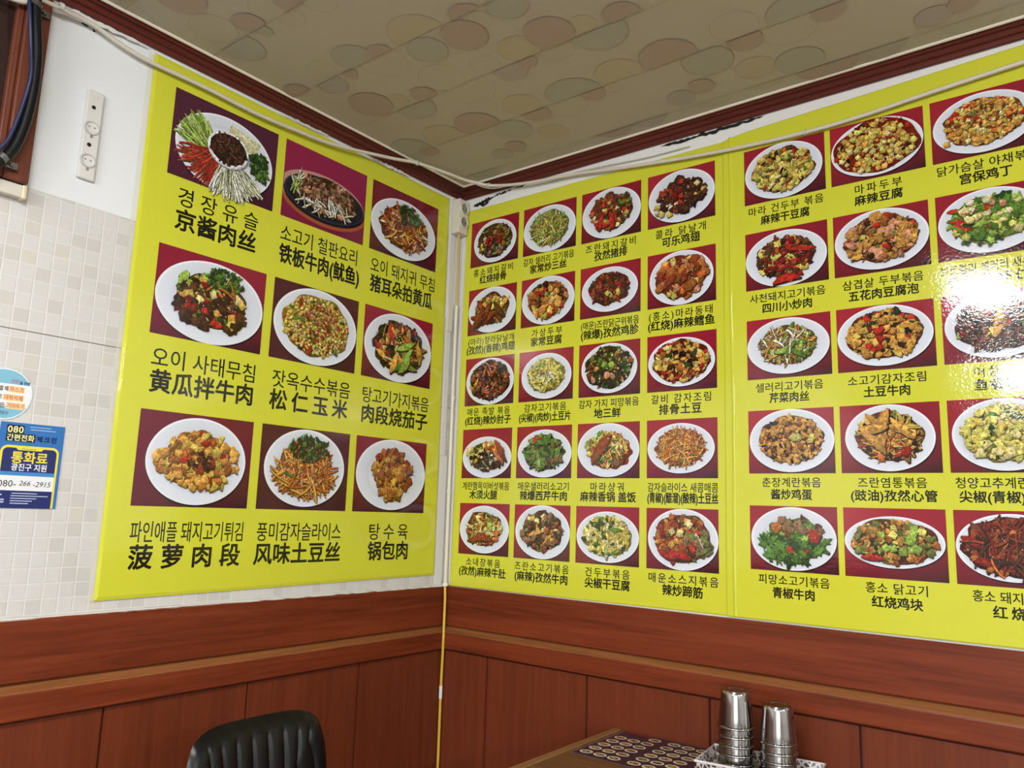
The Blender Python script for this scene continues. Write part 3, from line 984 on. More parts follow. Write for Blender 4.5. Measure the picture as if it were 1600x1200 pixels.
def special(key, D):
    """the two dishes served in their own way"""
    R = D.R
    rx, ry, s = D.rx, D.ry, D.s
    if key == 'L1':                 # shredded pork in a bowl, ringed by vegetables and bean curd sheet
        D.s *= .8
        D.fan(.4 * rx, .55 * ry, [(.03 * rx, .82 * ry), (.0 * rx, .45 * ry), (.62 * rx, .2 * ry), (.68 * rx, .62 * ry)], hx('#cfcaa0'), hx('#c2bb8f'))
        D.fan(.4 * rx, .6 * ry, [(.03 * rx, .86 * ry), (.05 * rx, .72 * ry), (.66 * rx, .5 * ry), (.70 * rx, .66 * ry)], hx('#dcd8b4'), hx('#cfc99e'))

        def bundle(n, cols, a0, a1, r0, r1, wd, tilt=0):
            b = (.2, .2, .1)
            for _ in range(n):
                a = math.radians(R.uniform(a0, a1))
                q = R.uniform(r0, r1)
                x, y = q * rx * math.cos(a), q * ry * math.sin(a)
                k = D.s
                D.s = s * wd
                D.piece('s', x, y, s * R.uniform(.4, .62), a + R.gauss(tilt, .12), hx(R.choice(cols)), b)
                D.s = k
        bundle(110, ['#9cba4e', '#b4cc66', '#86a83c', '#c2d67c'], 132, 178, .5, .82, .7, -.3)
        bundle(130, ['#b32a20', '#c23a28', '#9c221b', '#cc4a30'], 188, 252, .42, .82, .6)
        bundle(120, ['#dcdcc2', '#e6e6d2', '#c8ccA0', '#eeeede'], 256, 326, .45, .88, .8)
        for _ in range(60):
            a, q = math.radians(R.uniform(-22, 28)), R.uniform(.55, .86)
            D.piece('l', q * rx * math.cos(a), q * ry * math.sin(a), s * R.uniform(.07, .13), R.uniform(0, 6), PALL[R.choice('EEEN')], (.05, .07, .03))
        D.s = s
        bx, by = .02 * rx, .17 * ry
        D.blob(bx + .02 * rx, by - .06 * ry, .42 * rx, .46 * ry, hx('#8f8f94'), 48, 0, .8)
        D.blob(bx, by - .03 * ry, .42 * rx, .46 * ry, hx('#c9ccd4'), 48, 0, .95)
        D.blob(bx, by, .42 * rx, .44 * ry, hx('#e6e8ee'), 48, 0, 1.0)
        D.blob(bx, by, .375 * rx, .39 * ry, hx('#2f1c18'), 48, .01, .7)
        for _ in range(130):
            a, q = R.uniform(0, 2 * PI), math.sqrt(R.random())
            D.piece('s', bx + .33 * rx * q * math.cos(a), by + .34 * ry * q * math.sin(a), s * R.uniform(.12, .24), R.uniform(0, 6), hx(R.choice(['#4a2a22', '#38211c', '#5a3226', '#6a4234'])), (.05, .03, .02))


SHEETS = {
    'L': dict(side='L', name='menu_poster', poly=[(-1.157, 1.092), (-.061, 1.103), (-.071, 2.417), (-1.160, 2.421)], d0=.0015, d=.0055, inset=.008,
              label='yellow menu poster with nine large dishes on the left wall', nc=3, cap=(.0540, .0600)),
    'A': dict(side='R', name='menu_poster', poly=[(.024, 1.0675), (1.004, 1.0705), (1.004, 2.382), (.030, 2.384)], d0=.0015, d=.0045, inset=.003,
              label='yellow menu poster with twenty small dishes, next to the corner', nc=4, cap=(.0285, .0315)),
    'B': dict(side='R', name='menu_poster', poly=[(.996, 1.0700), (1.792, 1.0710), (1.806, 2.419), (1.128, 2.394), (1.06, 2.391), (1.000, 2.382)], d0=.0045, d=.0075, inset=.003,
              label='yellow menu poster with fifteen dishes at the right edge of the photo', nc=3, cap=(.0265, .0280)),
}
COLS = dict(L=[(-1.099, -.791), (-.764, -.458), (-.432, -.128)], A=[(.057, .270), (.291, .504), (.525, .739), (.762, .976)], B=[(1.063, 1.280), (1.294, 1.513), (1.528, 1.746)])
ROWS = dict(L=[(2.127, 2.358), (1.718, 1.945), (1.304, 1.533)], A=[(2.166, 2.332), (1.919, 2.083), (1.671, 1.836), (1.425, 1.590), (1.175, 1.342)],
            B=[(2.172, 2.331), (1.928, 2.089), (1.684, 1.845), (1.437, 1.601), (1.194, 1.355)])
CAPZ = dict(L=[(2.0792, 2.0193), (1.6623, 1.604), (1.2445, 1.1863)], A=[(2.144, 2.1158), (1.8962, 1.8667), (1.65, 1.6197), (1.3999, 1.3708), (1.152, 1.1216)],
            B=[(2.1508, 2.1214), (1.9044, 1.875), (1.6617, 1.6326), (1.4148, 1.3845), (1.1724, 1.1412)])
YEL = hx('#d0d13c')
INK = hx('#1b1a12')
CAPT = {}
for ln in CAPS.strip().split('\n'):
    q = ln.split('|')
    CAPT[q[0]] = (q[1], q[2], [float(x) for x in q[3:]])


def inset_poly(p, k):
    n = len(p)
    out = []
    for i in range(n):
        a, b, c = Vector(p[i - 1]), Vector(p[i]), Vector(p[(i + 1) % n])
        e0, e1 = (b - a).normalized(), (c - b).normalized()
        n0, n1 = Vector((-e0.y, e0.x)), Vector((-e1.y, e1.x))
        m_ = (n0 + n1)
        m_ = m_ / max(m_.dot(n0), .2)
        out.append(tuple(b + m_ * k))
    return out


def poster(key):
    S = SHEETS[key]
    sd = S['side']
    off = 0.0
    cu = sum(p[0] for p in S['poly']) / len(S['poly'])
    root = thing(S['name'], S['label'], 'poster', wp(sd, cu, S['poly'][0][1], S['d0']), 'yellow menu posters')
    mb = MB()
    inn = inset_poly(S['poly'], S['inset'])
    n = len(inn)
    vs = [wp(sd, u, z, S['d0']) for u, z in S['poly']] + [wp(sd, u, z, (S['d0'] + S['d']) / 2) for u, z in S['poly']] + [wp(sd, u, z, S['d']) for u, z in inn]
    fs = [(i, (i + 1) % n, n + (i + 1) % n, n + i) for i in range(n)] + [(n + i, n + (i + 1) % n, 2 * n + (i + 1) % n, 2 * n + i) for i in range(n)]
    fs += [tuple(2 * n + i for i in range(n)), tuple(range(n))[::-1]]
    mb.add(vs, fs, YEL)
    mb.build('sheet', M['print'], root)
    d = S['d']
    for r, (z0, z1) in enumerate(ROWS[key]):
        for c, (u0, u1) in enumerate(COLS[key]):
            k = key + str(r * S['nc'] + c + 1)
            seed = sum(ord(ch) * (i + 3) for i, ch in enumerate(k)) * 7
            R = random.Random(seed)
            # photo of the table cloth
            mb = MB()
            bg = BGS.get(k)
            if bg:
                t_, bl, br = [hx(x) for x in bg.split()]
                tl = tr = t_
            else:
                j = R.uniform(.88, 1.12)
                tl, tr, bl, br = [shade(hx(x), j) for x in ('#9c2431', '#8c1e2e', '#6c1a28', '#30161f')]
            N = 6
            vs, cs = [], []
            for a in range(N + 1):
                for b in range(N + 1):
                    x, y = a / N, b / N
                    vs.append(wp(sd, u0 + (u1 - u0) * x, z0 + (z1 - z0) * y, d + .0002))
                    cs.append(mixc(mixc(bl, br, x ** 1.3), mixc(tl, tr, x), min(1, y * 1.25) ** .8))
            fs = [(a * (N + 1) + b, (a + 1) * (N + 1) + b, (a + 1) * (N + 1) + b + 1, a * (N + 1) + b + 1) for a in range(N) for b in range(N)]
            mb.add(vs, fs, cs)
            ph = mb.build('dish_photo', M['print'], root)
            hw, hh = (u1 - u0) / 2, (z1 - z0) / 2
            p = PLT[k]
            cx, cz, rx, rz = (u0 + u1) / 2 + p[0] * hw, (z0 + z1) / 2 + p[1] * hh, p[2] * hw, p[3] * hh
            if k == 'L2':           # sizzling iron dish on a wooden board
                mb = MB()
                bx = (u0 + .002, z0 + .002, u1 - .002, z1 - .002)
                flat(mb, sd, clip(ell(cx, cz - .10 * hh, hw * 1.05, rz * 1.12), bx), d + .0003, hx('#a05330'))
                flat(mb, sd, clip(ell(cx - .05 * hw, cz + .04 * hh, hw * 1.02, rz * 1.06), bx), d + .00034, hx('#b98a80'))
                flat(mb, sd, clip(ell(cx, cz - .06 * hh, rx * 1.0, rz * 1.03), bx), d + .00038, hx('#14141c'))
                flat(mb, sd, ell(cx, cz, rx * .99, rz), d + .00042, hx('#2a2c3c'))
                flat(mb, sd, ell(cx, cz, rx * .94, rz * .94), d + .00046, hx('#1a1b26'))
                mb.build('plate', M['print'], ph)['label'] = 'black iron sizzling dish on a wooden board'
            else:
                plate_mesh(sd, (u0, z0, u1, z1), cx, cz, rx, rz, d + .0003).build('plate', M['print'], ph)
            D = Dish(sd, cx, cz, rx, rz, d + .0006, seed)
            if k == 'L1':
                special(k, D)
            else:
                if k == 'L2':
                    D.ry *= 1.12
                    D.oz += .10 * rz
                D.cook(DISH[k])
            D.mb.build('food', M['food'], ph)
            ko, zh, w_ = CAPT[k]
            zk, zc = CAPZ[key][r]
            for s_, zz, a, b, sz, of in ((ko, zk, w_[0], w_[1], S['cap'][0], (.005 if key == 'L' else .010)), (zh, zc, w_[2], w_[3], S['cap'][1], .024)):
                mb = MB()
                write(mb, sd, s_, (a + b) / 2, zz, d + .0003, sz, b - a, INK, of)
                mb.build('caption', M['print'], root)
    return root


for key in 'LAB':
    POST = poster(key)
    if key == 'L':
        PL_ = POST
    if key == 'B':
        PB_ = POST
# buckled fold of the right poster where it laps over its neighbour, and its taped left edge
mb = MB()
R = random.Random(3)
zs = [1.072 + (2.388 - 1.072) * i / 40 for i in range(41)]
vs, fs = [], []
for i, z in enumerate(zs):
    wob = .0015 * math.sin(z * 9) + R.uniform(-.0006, .0006)
    for k in range(7):
        a = PI * k / 6
        vs.append(wp('R', 1.0215 + wob - .0048 * math.cos(a), z, .0072 + .0026 * math.sin(a) * (1 + .3 * math.sin(z * 13))))
for i in range(40):
    for k in range(6):
        q = i * 7 + k
        fs.append((q, q + 1, q + 8, q + 7))
mb.add(vs, fs, YEL)
mb.build('fold', M['print'], PB_, smooth=True)['label'] = 'shiny buckled fold along the left edge'

t = NT('clear_adhesive_tape')
t.set(Base_Color=(*hx('#ece7d4'), 1), Roughness=0.12, Alpha=0.3)
mb = MB()
mb.add([wp('L', -1.171, 1.092, .0012), wp('L', -1.1575, 1.092, .0030), wp('L', -1.1605, 2.419, .0030), wp('L', -1.174, 2.419, .0012)], [(0, 1, 2, 3)])
mb.build('adhesive_tape', t.m, PL_)['label'] = 'clear yellowed tape along the left edge'
# ------------------------------------------------------------------ marks on the walls
mb = MB()
R = random.Random(9)


def ragged(side, line, wd, d, jag=.004, n=30):
    """ragged strip following a (u,z) polyline"""
    P = catmull([(u, z, 0) for u, z in line], max(2, n // (len(line) - 1)))
    up, dn = [], []
    for i, p in enumerate(P):
        k = math.sin(PI * i / (len(P) - 1)) ** .5
        up.append((p.x, p.y + wd * k * .5 + R.uniform(-jag, jag) * k))
        dn.append((p.x, p.y - wd * k * .5 + R.uniform(-jag, jag) * k))
    vs = [wp(side, u, z, d) for u, z in dn] + [wp(side, u, z, d) for u, z in up]
    n_ = len(P)
    return vs, [(i, i + 1, n_ + i + 1, n_ + i) for i in range(n_ - 1)]


for line, wd in (([(.055, 2.402), (.085, 2.403), (.12, 2.411), (.145, 2.414)], .015), ([(.09, 2.398), (.105, 2.396), (.13, 2.402)], .012), ([(.13, 2.414), (.2, 2.422), (.33, 2.428)], .004), ([(.80, 2.4235), (.90, 2.4225), (1.0, 2.424), (1.12, 2.427)], .012)):
    vs, fs = ragged('R', line, wd, .0012)
    mb.add(vs, fs)
g = mb.build('torn_gap', M['dark'], wr)
g['label'] = 'ragged dark gap in the paper under the moulding'
mb = MB()
for line, wd in (([(-1.36, 2.424), (-1.30, 2.420), (-1.18, 2.424)], .010), ([(-.80, 2.4235), (-.70, 2.4225), (-.62, 2.425)], .005), ([(-.45, 2.422), (-.36, 2.4215), (-.28, 2.424)], .010)):
    vs, fs = ragged('L', line, wd, .0105, .003)
    mb.add(vs, fs)
mb.build('torn_paper', M['white'], wl)['label'] = 'torn white paper edge under the moulding'
mb = MB()
for line, wd in (([(-1.335, 2.4075), (-1.318, 2.406)], .005), ([(-1.309, 2.403), (-1.302, 2.402)], .006)):
    vs, fs = ragged('L', line, wd, .0012, .001, 10)
    mb.add(vs, fs)
mb.build('paint_chip', M['dark'], wl)
# ragged lower edge of the wall paper above the panelling
for side, a, b in (('L', -1.6, -.01),):
    mb = MB()
    n = 90
    vs, fs = [], []
    for i in range(n + 1):
        u = a + (b - a) * i / n
        e_ = R.uniform(.0, .004) if u > -.8 else R.uniform(0, .0015)
        vs += [wp(side, u, ZB - .0012, .0148 + e_), wp(side, u, ZB + .0012 + e_, .004)]
    for i in range(n):
        fs.append((2 * i, 2 * i + 2, 2 * i + 3, 2 * i + 1))
    mb.add(vs, fs)
    struct(mb.build('trim_%d' % k, M['white'])); k += 1
# white cover strip in the corner behind the cables
mb = MB()
mb.box((.0005, -.058, 1.5), (.004, -.034, 2.43))
mb.box((.0005, -.057, 1.067), (.0025, -.020, 1.5))
mb.build('corner_strip', M['white'], wl, bevel=.0008)
mb = MB()
mb.box((.005, -.0035, 1.067), (.023, -.0005, 2.43))
mb.build('corner_strip', M['white'], wr, bevel=.0008)

# ------------------------------------------------------------------ wooden window frame at the far left
mb = MB()
y0, y1, z0, z1 = -2.45, -1.407, 1.976, 2.43
mb.box((.001, -1.455, z0), (.034, y1, z1))
mb.box((.001, y0, z0), (.034, y0 + .05, z1))
mb.box((.001, y0 + .0505, z0), (.033, -1.4555, z0 + .05))
mb.box((.001, y0 + .0505, z1 - .03), (.033, -1.4555, z1))
wf = struct(mb.build('window_1', M['mould_y'], bevel=.003))
wf.data.materials[0] = wood_mat('reddish_brown_frame', '#5c2f20', '#6b3a29', '#77422f', 'z', .4)
mb = MB()
mb.box((.002, -1.470, z0 + .051), (.024, -1.4555, z1 - .031))
mb.box((.002, y0 + .051, z0 + .051), (.024, y0 + .065, z1 - .031))
mb.build('inner_bead', wf.data.materials[0], wf, bevel=.003)
mb = MB()
mb.box((.003, y0 + .066, z0 + .051), (.010, -1.4705, z1 - .031))
mb.build('pane', plain('dark_glass', '#33221f', .08, spec=.6), wf)['label'] = 'dark glass pane'

t = thing('cable_trunking', 'cream plastic cable trunking just below the wooden window frame', 'cable duct', (.002, -1.7, 1.945))
mb = MB()
mb.box((.001, -2.4, 1.946), (.022, -1.412, 1.9745))
mb.build('cover', M['plastic'], t, bevel=.003)
mb = MB()
mb.box((.001, -1.4135, 1.944), (.0245, -1.4035, 1.9755))
mb.build('end_cap', M['plastic_y'], t, bevel=.003)

t = thing('hose', 'black rubber hose clamped to the wooden window frame', 'hose', (.05, -1.45, 1.96))
pts = [(.052, -1.462, 2.45), (.054, -1.452, 2.40), (.056, -1.444, 2.33), (.057, -1.434, 2.26), (.057, -1.431, 2.20), (.057, -1.433, 2.14), (.057, -1.441, 2.075), (.057, -1.456, 2.022), (.056, -1.485, 1.985), (.055, -1.56, 1.955)]
mb = MB()
mb.tube(catmull(pts, 6), .0118, 14)
mb.build('tube', M['rubber'], t, smooth=True)
mb = MB()
w2 = [(.054, -1.478, 2.45), (.060, -1.468, 2.40), (.066, -1.459, 2.33), (.064, -1.448, 2.262), (.068, -1.442, 2.20), (.066, -1.447, 2.14), (.066, -1.458, 2.075), (.066, -1.472, 2.03), (.064, -1.50, 1.995), (.062, -1.56, 1.97)]
mb.tube(catmull(w2, 6), .004, 8)
mb.build('wire', plain('blue_wire_sheath', '#1f2850', .4), t, smooth=True)['label'] = 'thin blue wire along the hose'
for p, q in (((.055, -1.449, 2.365), (0, .012, .05)), ((.057, -1.470, 2.004), (0, .02, .03))):
    ax = Vector(q).normalized()
    s1 = ax.cross(Vector((1, 0, 0))).normalized()
    s2 = ax.cross(s1)
    mb = MB()
    for k in range(16):
        a0, a1 = 2 * PI * k / 16, 2 * PI * (k + 1) / 16
        vs = []
        for a in (a0, a1):
            for rr_, h in ((.0126, -.006), (.0126, .006), (.0142, .006), (.0142, -.006)):
                vs.append(Vector(p) + s1 * math.cos(a) * rr_ + s2 * math.sin(a) * rr_ + ax * h)
        mb.add(vs, [(0, 4, 5, 1), (1, 5, 6, 2), (2, 6, 7, 3), (3, 7, 4, 0)])
    e = Vector(p) + Vector((-.012, .0225, -.004))
    mb.box(tuple(e - Vector((.003, .012, .007))), tuple(e + Vector((.002, .012, .007))))
    mb.lathe([(0, .009), (.0042, .009), (.0048, .004), (.0048, 0)], tuple(e), 10, axis='x')
    mb.build('pipe_clamp', M['clamp'], t, fixn=True)

# ------------------------------------------------------------------ painted-over socket plate
t = thing('socket_plate', 'old twin socket plate painted over white, on the wall beside the poster', 'socket', (.003, -1.285, 2.035))
PW = plain('painted_over_plate', '#d9d6d1', .6)
mb = MB()
mb.box((.0005, -1.305, 2.038), (.010, -1.266, 2.256))
mb.build('plate', PW, t, bevel=.004)
RIM = plain('grey_recess', '#8f8b85', .7)
for z in (2.163, 2.083):
    mb = MB()
    mb.lathe([(.0155, .0095), (.0165, .0125), (.0140, .0125), (.0130, .0098), (.0, .0098)], (0, -1.2865, z), 24, axis='x')
    s = mb.build('socket', PW, t, smooth=True, fixn=True)
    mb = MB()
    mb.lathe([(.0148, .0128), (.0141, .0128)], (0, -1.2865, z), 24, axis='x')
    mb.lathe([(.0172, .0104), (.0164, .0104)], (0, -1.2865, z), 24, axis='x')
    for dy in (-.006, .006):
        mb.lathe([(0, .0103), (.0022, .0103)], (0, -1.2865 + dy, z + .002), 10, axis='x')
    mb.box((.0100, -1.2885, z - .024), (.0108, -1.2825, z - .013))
    mb.build('grey_marks', RIM, s)  # thin grey rings, pin dots and a bar over the white plate
for z in (2.2135, 2.1215):
    mb = MB()
    mb.lathe([(.0048, .0108), (.0, .0108)], (0, -1.2885, z), 14, axis='x')
    mb.build('screw_hole', M['dark'], t)
mb = MB()
mb.lathe([(.0052, .0100), (.0060, .0112), (.0046, .0112), (.0044, .0100)], (0, -1.287, 2.239), 18, axis='x')
mb.build('ring', PW, t, smooth=True, fixn=True)

# ------------------------------------------------------------------ stickers on the tiles
BLU, NAV, YLW, WHI, BLK = hx('#2f6fb4'), hx('#1f2a66'), hx('#e9d648'), hx('#e8e8ea'), hx('#1a1a22')


def sticker(name, label, cat, u, z):
    return thing(name, label, cat, (.001, u, z))


t = sticker('notice_sticker', 'blue rectangular phone check-in notice stuck on the tiles', 'sticker', -1.322, 1.2925)
d = .0022
mb = MB()
mb.box((.0004, -1.3855, 1.2927), (d, -1.2600, 1.4706), col=BLU)
mb.build('sheet', M['paper'], t)


def rr(u0, z0, u1, z1, r, n=6):
    out = []
    for cx, cz, a in ((u1 - r, z1 - r, 0), (u0 + r, z1 - r, 90), (u0 + r, z0 + r, 180), (u1 - r, z0 + r, 270)):
        for k in range(n + 1):
            b = math.radians(a + 90 * k / n)
            out.append((cx + r * math.cos(b), cz + r * math.sin(b)))
    return out


mb = MB()
flat(mb, 'L', rr(-1.3800, 1.2800, -1.2660, 1.4230, .014), d + .0001, YLW)
flat(mb, 'L', rr(-1.3755, 1.2800, -1.2705, 1.4180, .010), d + .0002, NAV)
flat(mb, 'L', [(-1.347, 1.4135), (-1.302, 1.4135), (-1.297, 1.4185), (-1.352, 1.4185)], d + .0003, YLW)
flat(mb, 'L', rect(-1.340, 1.4160, -1.312, 1.4168), d + .0004, NAV)
# everything of the outline below the sheet edge is trimmed off
mb.v = [(x, y, max(z, 1.2929)) for x, y, z in mb.v]
mb.build('phone_drawing', M['paper'], t)
mb = MB()
flat(mb, 'L', rect(-1.3755, 1.3600, -1.2705, 1.3680), d + .0005, hx('#3f86c4'))
flat(mb, 'L', rect(-1.3853, 1.3290, -1.2703, 1.3600), d + .0005, WHI)
mb.build('number_panel', M['paper'], t)
mb = MB()
for k_ in range(2):
    flat(mb, 'L', rect(-1.330 + .002 * k_, 1.4630 - .0055 * k_, -1.288 + .010 * k_, 1.4645 - .0055 * k_), d + .0003, hx('#a9c6e4'))
for k_, (a_, b_) in enumerate(((-1.349, -1.300), (-1.350, -1.278), (-1.350, -1.300), (-1.350, -1.308), (-1.350, -1.315))):
    flat(mb, 'L', rect(a_, 1.3225 - .0052 * k_, b_, 1.3243 - .0052 * k_), d + .0004, hx('#b9c0da'))
flat(mb, 'L', [(-1.371 + r_ * math.cos(PI / 4 * q_ + PI / 2), 1.3200 + r_ * math.sin(PI / 4 * q_ + PI / 2)) for q_ in range(8) for r_ in ((.0055 if q_ % 2 == 0 else .0018),)], d + .0004, WHI)
for k_ in range(2):
    flat(mb, 'L', rect(-1.380, 1.3035 + .0050 * k_, -1.3615, 1.3065 + .0050 * k_), d + .0004, hx('#b9c0da'))
mb.build('small_print', M['paper'], t)
mb = MB()
flat(mb, 'L', rr(-1.3735, 1.4485, -1.3400, 1.4655, .002), d + .0003, BLK)
flat(mb, 'L', rr(-1.3735, 1.4310, -1.3170, 1.4480, .002), d + .0003, BLK)
mb.build('dark_panel', M['paper'], t)
for s_, u, z, sz, wd, c, of, sh in (
        ('080', -1.3567, 1.4568, .0190, .030, hx('#efe9a8'), .02, 0), ('간편전화', -1.3452, 1.4393, .0150, .053, hx('#efe9a8'), .02, 0),
        ('체크인', -1.2945, 1.4393, .0135, .040, hx('#121a4c'), .032, 0),
        ('통화료', -1.3230, 1.3985, .0265, .071, YLW, .024, 0), ('광진구 지원', -1.3220, 1.3780, .0165, .069, WHI, .02, 0),
        ('080-', -1.3600, 1.3440, .0190, .034, BLK, .0, 0), ('266', -1.3255, 1.3452, .0145, .021, BLK, -.004, .2), ('-2915', -1.2925, 1.3440, .0155, .034, BLK, -.004, .2)):
    mb = MB()
    write(mb, 'L', s_, u, z, d + .0007, sz, wd, c, of, sh)
    mb.build('lettering', M['paper'], t)

t = sticker('round_sticker', 'round light-blue sticker with orange words, cut by the left edge of the photo', 'sticker', -1.3875, 1.474)
cy, cz, r = -1.3875, 1.5280, .0540
mb = MB()
d = .0018
mb.lathe([(0, .0004), (r, .0004), (r, d), (0, d)], (0, cy, cz), 64, axis='x')
mb.c = [hx('#dfe9ec')] * len(mb.v)
mb.build('sheet', M['paper'], t, fixn=True)
mb = MB()
for lo, hi, c in ((-.051, -.026, '#7fb7cf'), (-.026, .022, '#e9e9ea'), (.022, .051, '#7fb7cf')):
    pts = []
    for k in range(65):
        a = 2 * PI * k / 64
        x, y = .0515 * math.cos(a), .0515 * math.sin(a)
        y2 = min(max(y, lo), hi)
        lim = math.sqrt(max(.0515 ** 2 - y2 ** 2, 0))
        pts.append((cy + max(-lim, min(lim, x if y == y2 else math.copysign(lim, x))), cz + y2))
    flat(mb, 'L', pts[:-1], d + .0001, hx(c))
mb.build('colour_bands', M['paper'], t)
mb = MB()
ORG, PKB = hx('#d2622a'), hx('#f0cf9c')
for u0, u1, z in ((-1.3795, -1.3500, 1.5395), (-1.3885, -1.3500, 1.5215), (-1.3815, -1.3450, 1.5045)):
    mb = MB()
    flat(mb, 'L', rect(u0, z - .0068, u1, z + .0068), d + .0003, PKB)
    mb.build('word_box', M['paper'], t)
for s_, u, z, sz, wd, c in (('할 때', -1.3890, 1.5395, .0115, .016, hx('#3a3a22')), ('마스크', -1.3648, 1.5395, .0115, .026, ORG), ('로', -1.3950, 1.5215, .0115, .009, hx('#3a3a22')),
                            ('대화자제', -1.3692, 1.5215, .0115, .035, ORG), ('은', -1.3885, 1.5045, .0115, .010, hx('#3a3a22')), ('거리두기', -1.3632, 1.5045, .0115, .033, ORG),
                            ('안전', -1.3700, 1.5568, .0085, .014, hx('#c05a7a')), ('을 위해', -1.3512, 1.5545, .0080, .019, hx('#2d3f66')), ('광진구', -1.3850, 1.4885, .0080, .020, hx('#2d3f66'))):
    mb = MB()
    write(mb, 'L', s_, u, z, d + .0006, sz, wd, c, .014)
    mb.build('lettering', M['paper'], t)
FONT.done()

# ------------------------------------------------------------------ cables along the ceiling
t = thing('ceiling_cable', 'cream cable looping along both walls just below the moulding', 'cable', (.012, -1.5, 2.36))
L_ = [(-2.7, 2.42, .042), (-2.1, 2.39, .042), (-1.68, 2.362, .042), (-1.486, 2.362, .042), (-1.445, 2.388, .042), (-1.394, 2.399, .030), (-1.317, 2.4055, .018), (-1.249, 2.391, .017), (-1.176, 2.382, .019), (-1.033, 2.382, .022), (-.880, 2.377, .024), (-.753, 2.383, .025), (-.616, 2.394, .027)]
R_ = [(.232, 2.426, .036), (.336, 2.413, .030), (.511, 2.4015, .022), (.743, 2.3715, .021), (1.007, 2.3455, .021), (1.236, 2.335, .022), (1.383, 2.339, .022), (1.529, 2.351, .022), (1.725, 2.3645, .022), (1.95, 2.376, .022), (2.3, 2.37, .022)]
path = [wp('L', u, z, d_) for u, z, d_ in L_] + [(.046, -.404, 2.430), (.066, -.301, 2.447), (.097, -.184, 2.4465), (.112, -.118, 2.445), (.130, -.088, 2.443), (.165, -.051, 2.4365)] + [wp('R', u, z, d_) for u, z, d_ in R_]
mb = MB()
mb.tube(catmull(path, 10), .0054, 10)
mb.build('sheath', M['cable'], t, smooth=True)
CLR = NT('milky_clip_plastic')
CLR.set(Base_Color=(*hx('#d9d6ce'), 1), Roughness=.2, Alpha=.75)
for p, ax in (((.066, -.301, 2.447), 'y'), ((.165, -.051, 2.4365), 'x'), ((1.236, -.022, 2.335), 'x'), ((.042, -1.394, 2.399), 'y')):
    mb = MB()
    mb.lathe([(.0055, -.004), (.0078, -.004), (.0078, .004), (.0055, .004)], (p[0], p[1], p[2]), 14, axis=ax)
    if ax == 'x':
        mb.box((p[0] - .0035, p[1] + .006, p[2] - .003), (p[0] + .0035, -.001 if p[1] > -.04 else -.040, p[2] + .009))
    else:
        mb.box((.046 if p[0] > .05 else .034, p[1] - .0035, p[2] + .004), (p[0] - .003, p[1] + .0035, p[2] + .010))
    mb.build('cable_clip', CLR.m, t, fixn=True)
t = thing('thin_wire', 'thin grey-white wire hugging the cable beside the corner', 'wire', (.2, -.02, 2.40))
mb = MB()
mb.tube(catmull([(.118, -.104, 2.4435), (.165, -.044, 2.428), (.26, -.030, 2.4215), (.40, -.014, 2.413), (.55, -.010, 2.4125), (.75, -.008, 2.398), (.9, -.008, 2.395)], 8), .0017, 8)
mb.build('sheath', plain('grey_wire_sheath', '#c3beb4', .5), t, smooth=True)
t = thing('thin_wire', 'thin white wire looping above the socket plate at the upper left', 'wire', (.01, -1.3, 2.39))
mb = MB()
mb.tube(catmull([(.036, -1.40, 2.406), (.014, -1.33, 2.414), (.010, -1.25, 2.402), (.010, -1.19, 2.391), (.014, -1.165, 2.388)], 8), .0016, 8)
mb.build('sheath', M['cable'], t, smooth=True)

# ------------------------------------------------------------------ socket strip and its cord in the corner
t = thing('socket_strip', 'white two-way socket block high in the corner', 'socket', (.02, -.035, 2.29))
PX0, PX1, PY0, PY1, PZ0, PZ1 = .005, .041, -.058, -.009, 2.290, 2.417
mb = MB()
mb.box((PX0, PY0, PZ0), (PX1, PY1, PZ1))
mb.build('housing', M['plastic'], t, bevel=.003)
REC = plain('socket_recess', '#8f897c', .6)
for z in (2.382, 2.332):
    mb = MB()
    mb.lathe([(.0205, PX1 - .001), (.0205, PX1 + .0055), (.0195, PX1 + .0065), (.0182, PX1 + .0060), (.0176, PX1 + .0004)], (0, -.0335, z), 32, axis='x')
    s = mb.build('socket', M['plastic'], t, smooth=True, fixn=True)
    mb = MB()
    mb.lathe([(.0180, PX1 + .0004), (0, PX1 + .0004)], (0, -.0335, z), 28, axis='x')
    mb.build('recess', REC, s)
    for dy in (-.0085, .0085):
        mb = MB()
        mb.lathe([(.0026, PX1 + .0009), (0, PX1 + .0009)], (0, -.0335 + dy, z - .001), 12, axis='x')
        mb.build('pin_hole', M['dark'], s)
mb = MB()
mb.tube(catmull([(.022, -.034, 2.292), (.021, -.033, 2.25), (.020, -.0285, 2.15), (.0195, -.0275, 2.05), (.019, -.026, 2.00)], 8), .0042, 10)
mb.build('cord', plain('tan_cord_sheath', '#c9a860', .45), t, smooth=True)

t = thing('cable_conduit', 'slim white plastic conduit down the corner between the posters', 'conduit', (.018, -.02, 1.067))
mb = MB()
mb.tube(catmull([(.019, -.026, 2.03), (.018, -.025, 1.9), (.017, -.022, 1.6), (.018, -.021, 1.3), (.020, -.021, 1.069)], 8), .0062, 12)
mb.build('pipe', M['plastic'], t, smooth=True)
mb = MB()
mb.box((.0045, -.0585, 1.935), (.0085, -.030, 2.035))
mb.build('cover_plate', M['plastic'], t, bevel=.004)['label'] = 'loose flat cover piece'
mb = MB()
for z in (1.70, 1.38):
    mb.lathe([(.0062, z - .006), (.0078, z - .006), (.0078, z + .006), (.0062, z + .006)], (.0176, -.0218, 0), 14)
mb.build('saddle', M['plastic'], t, fixn=True)

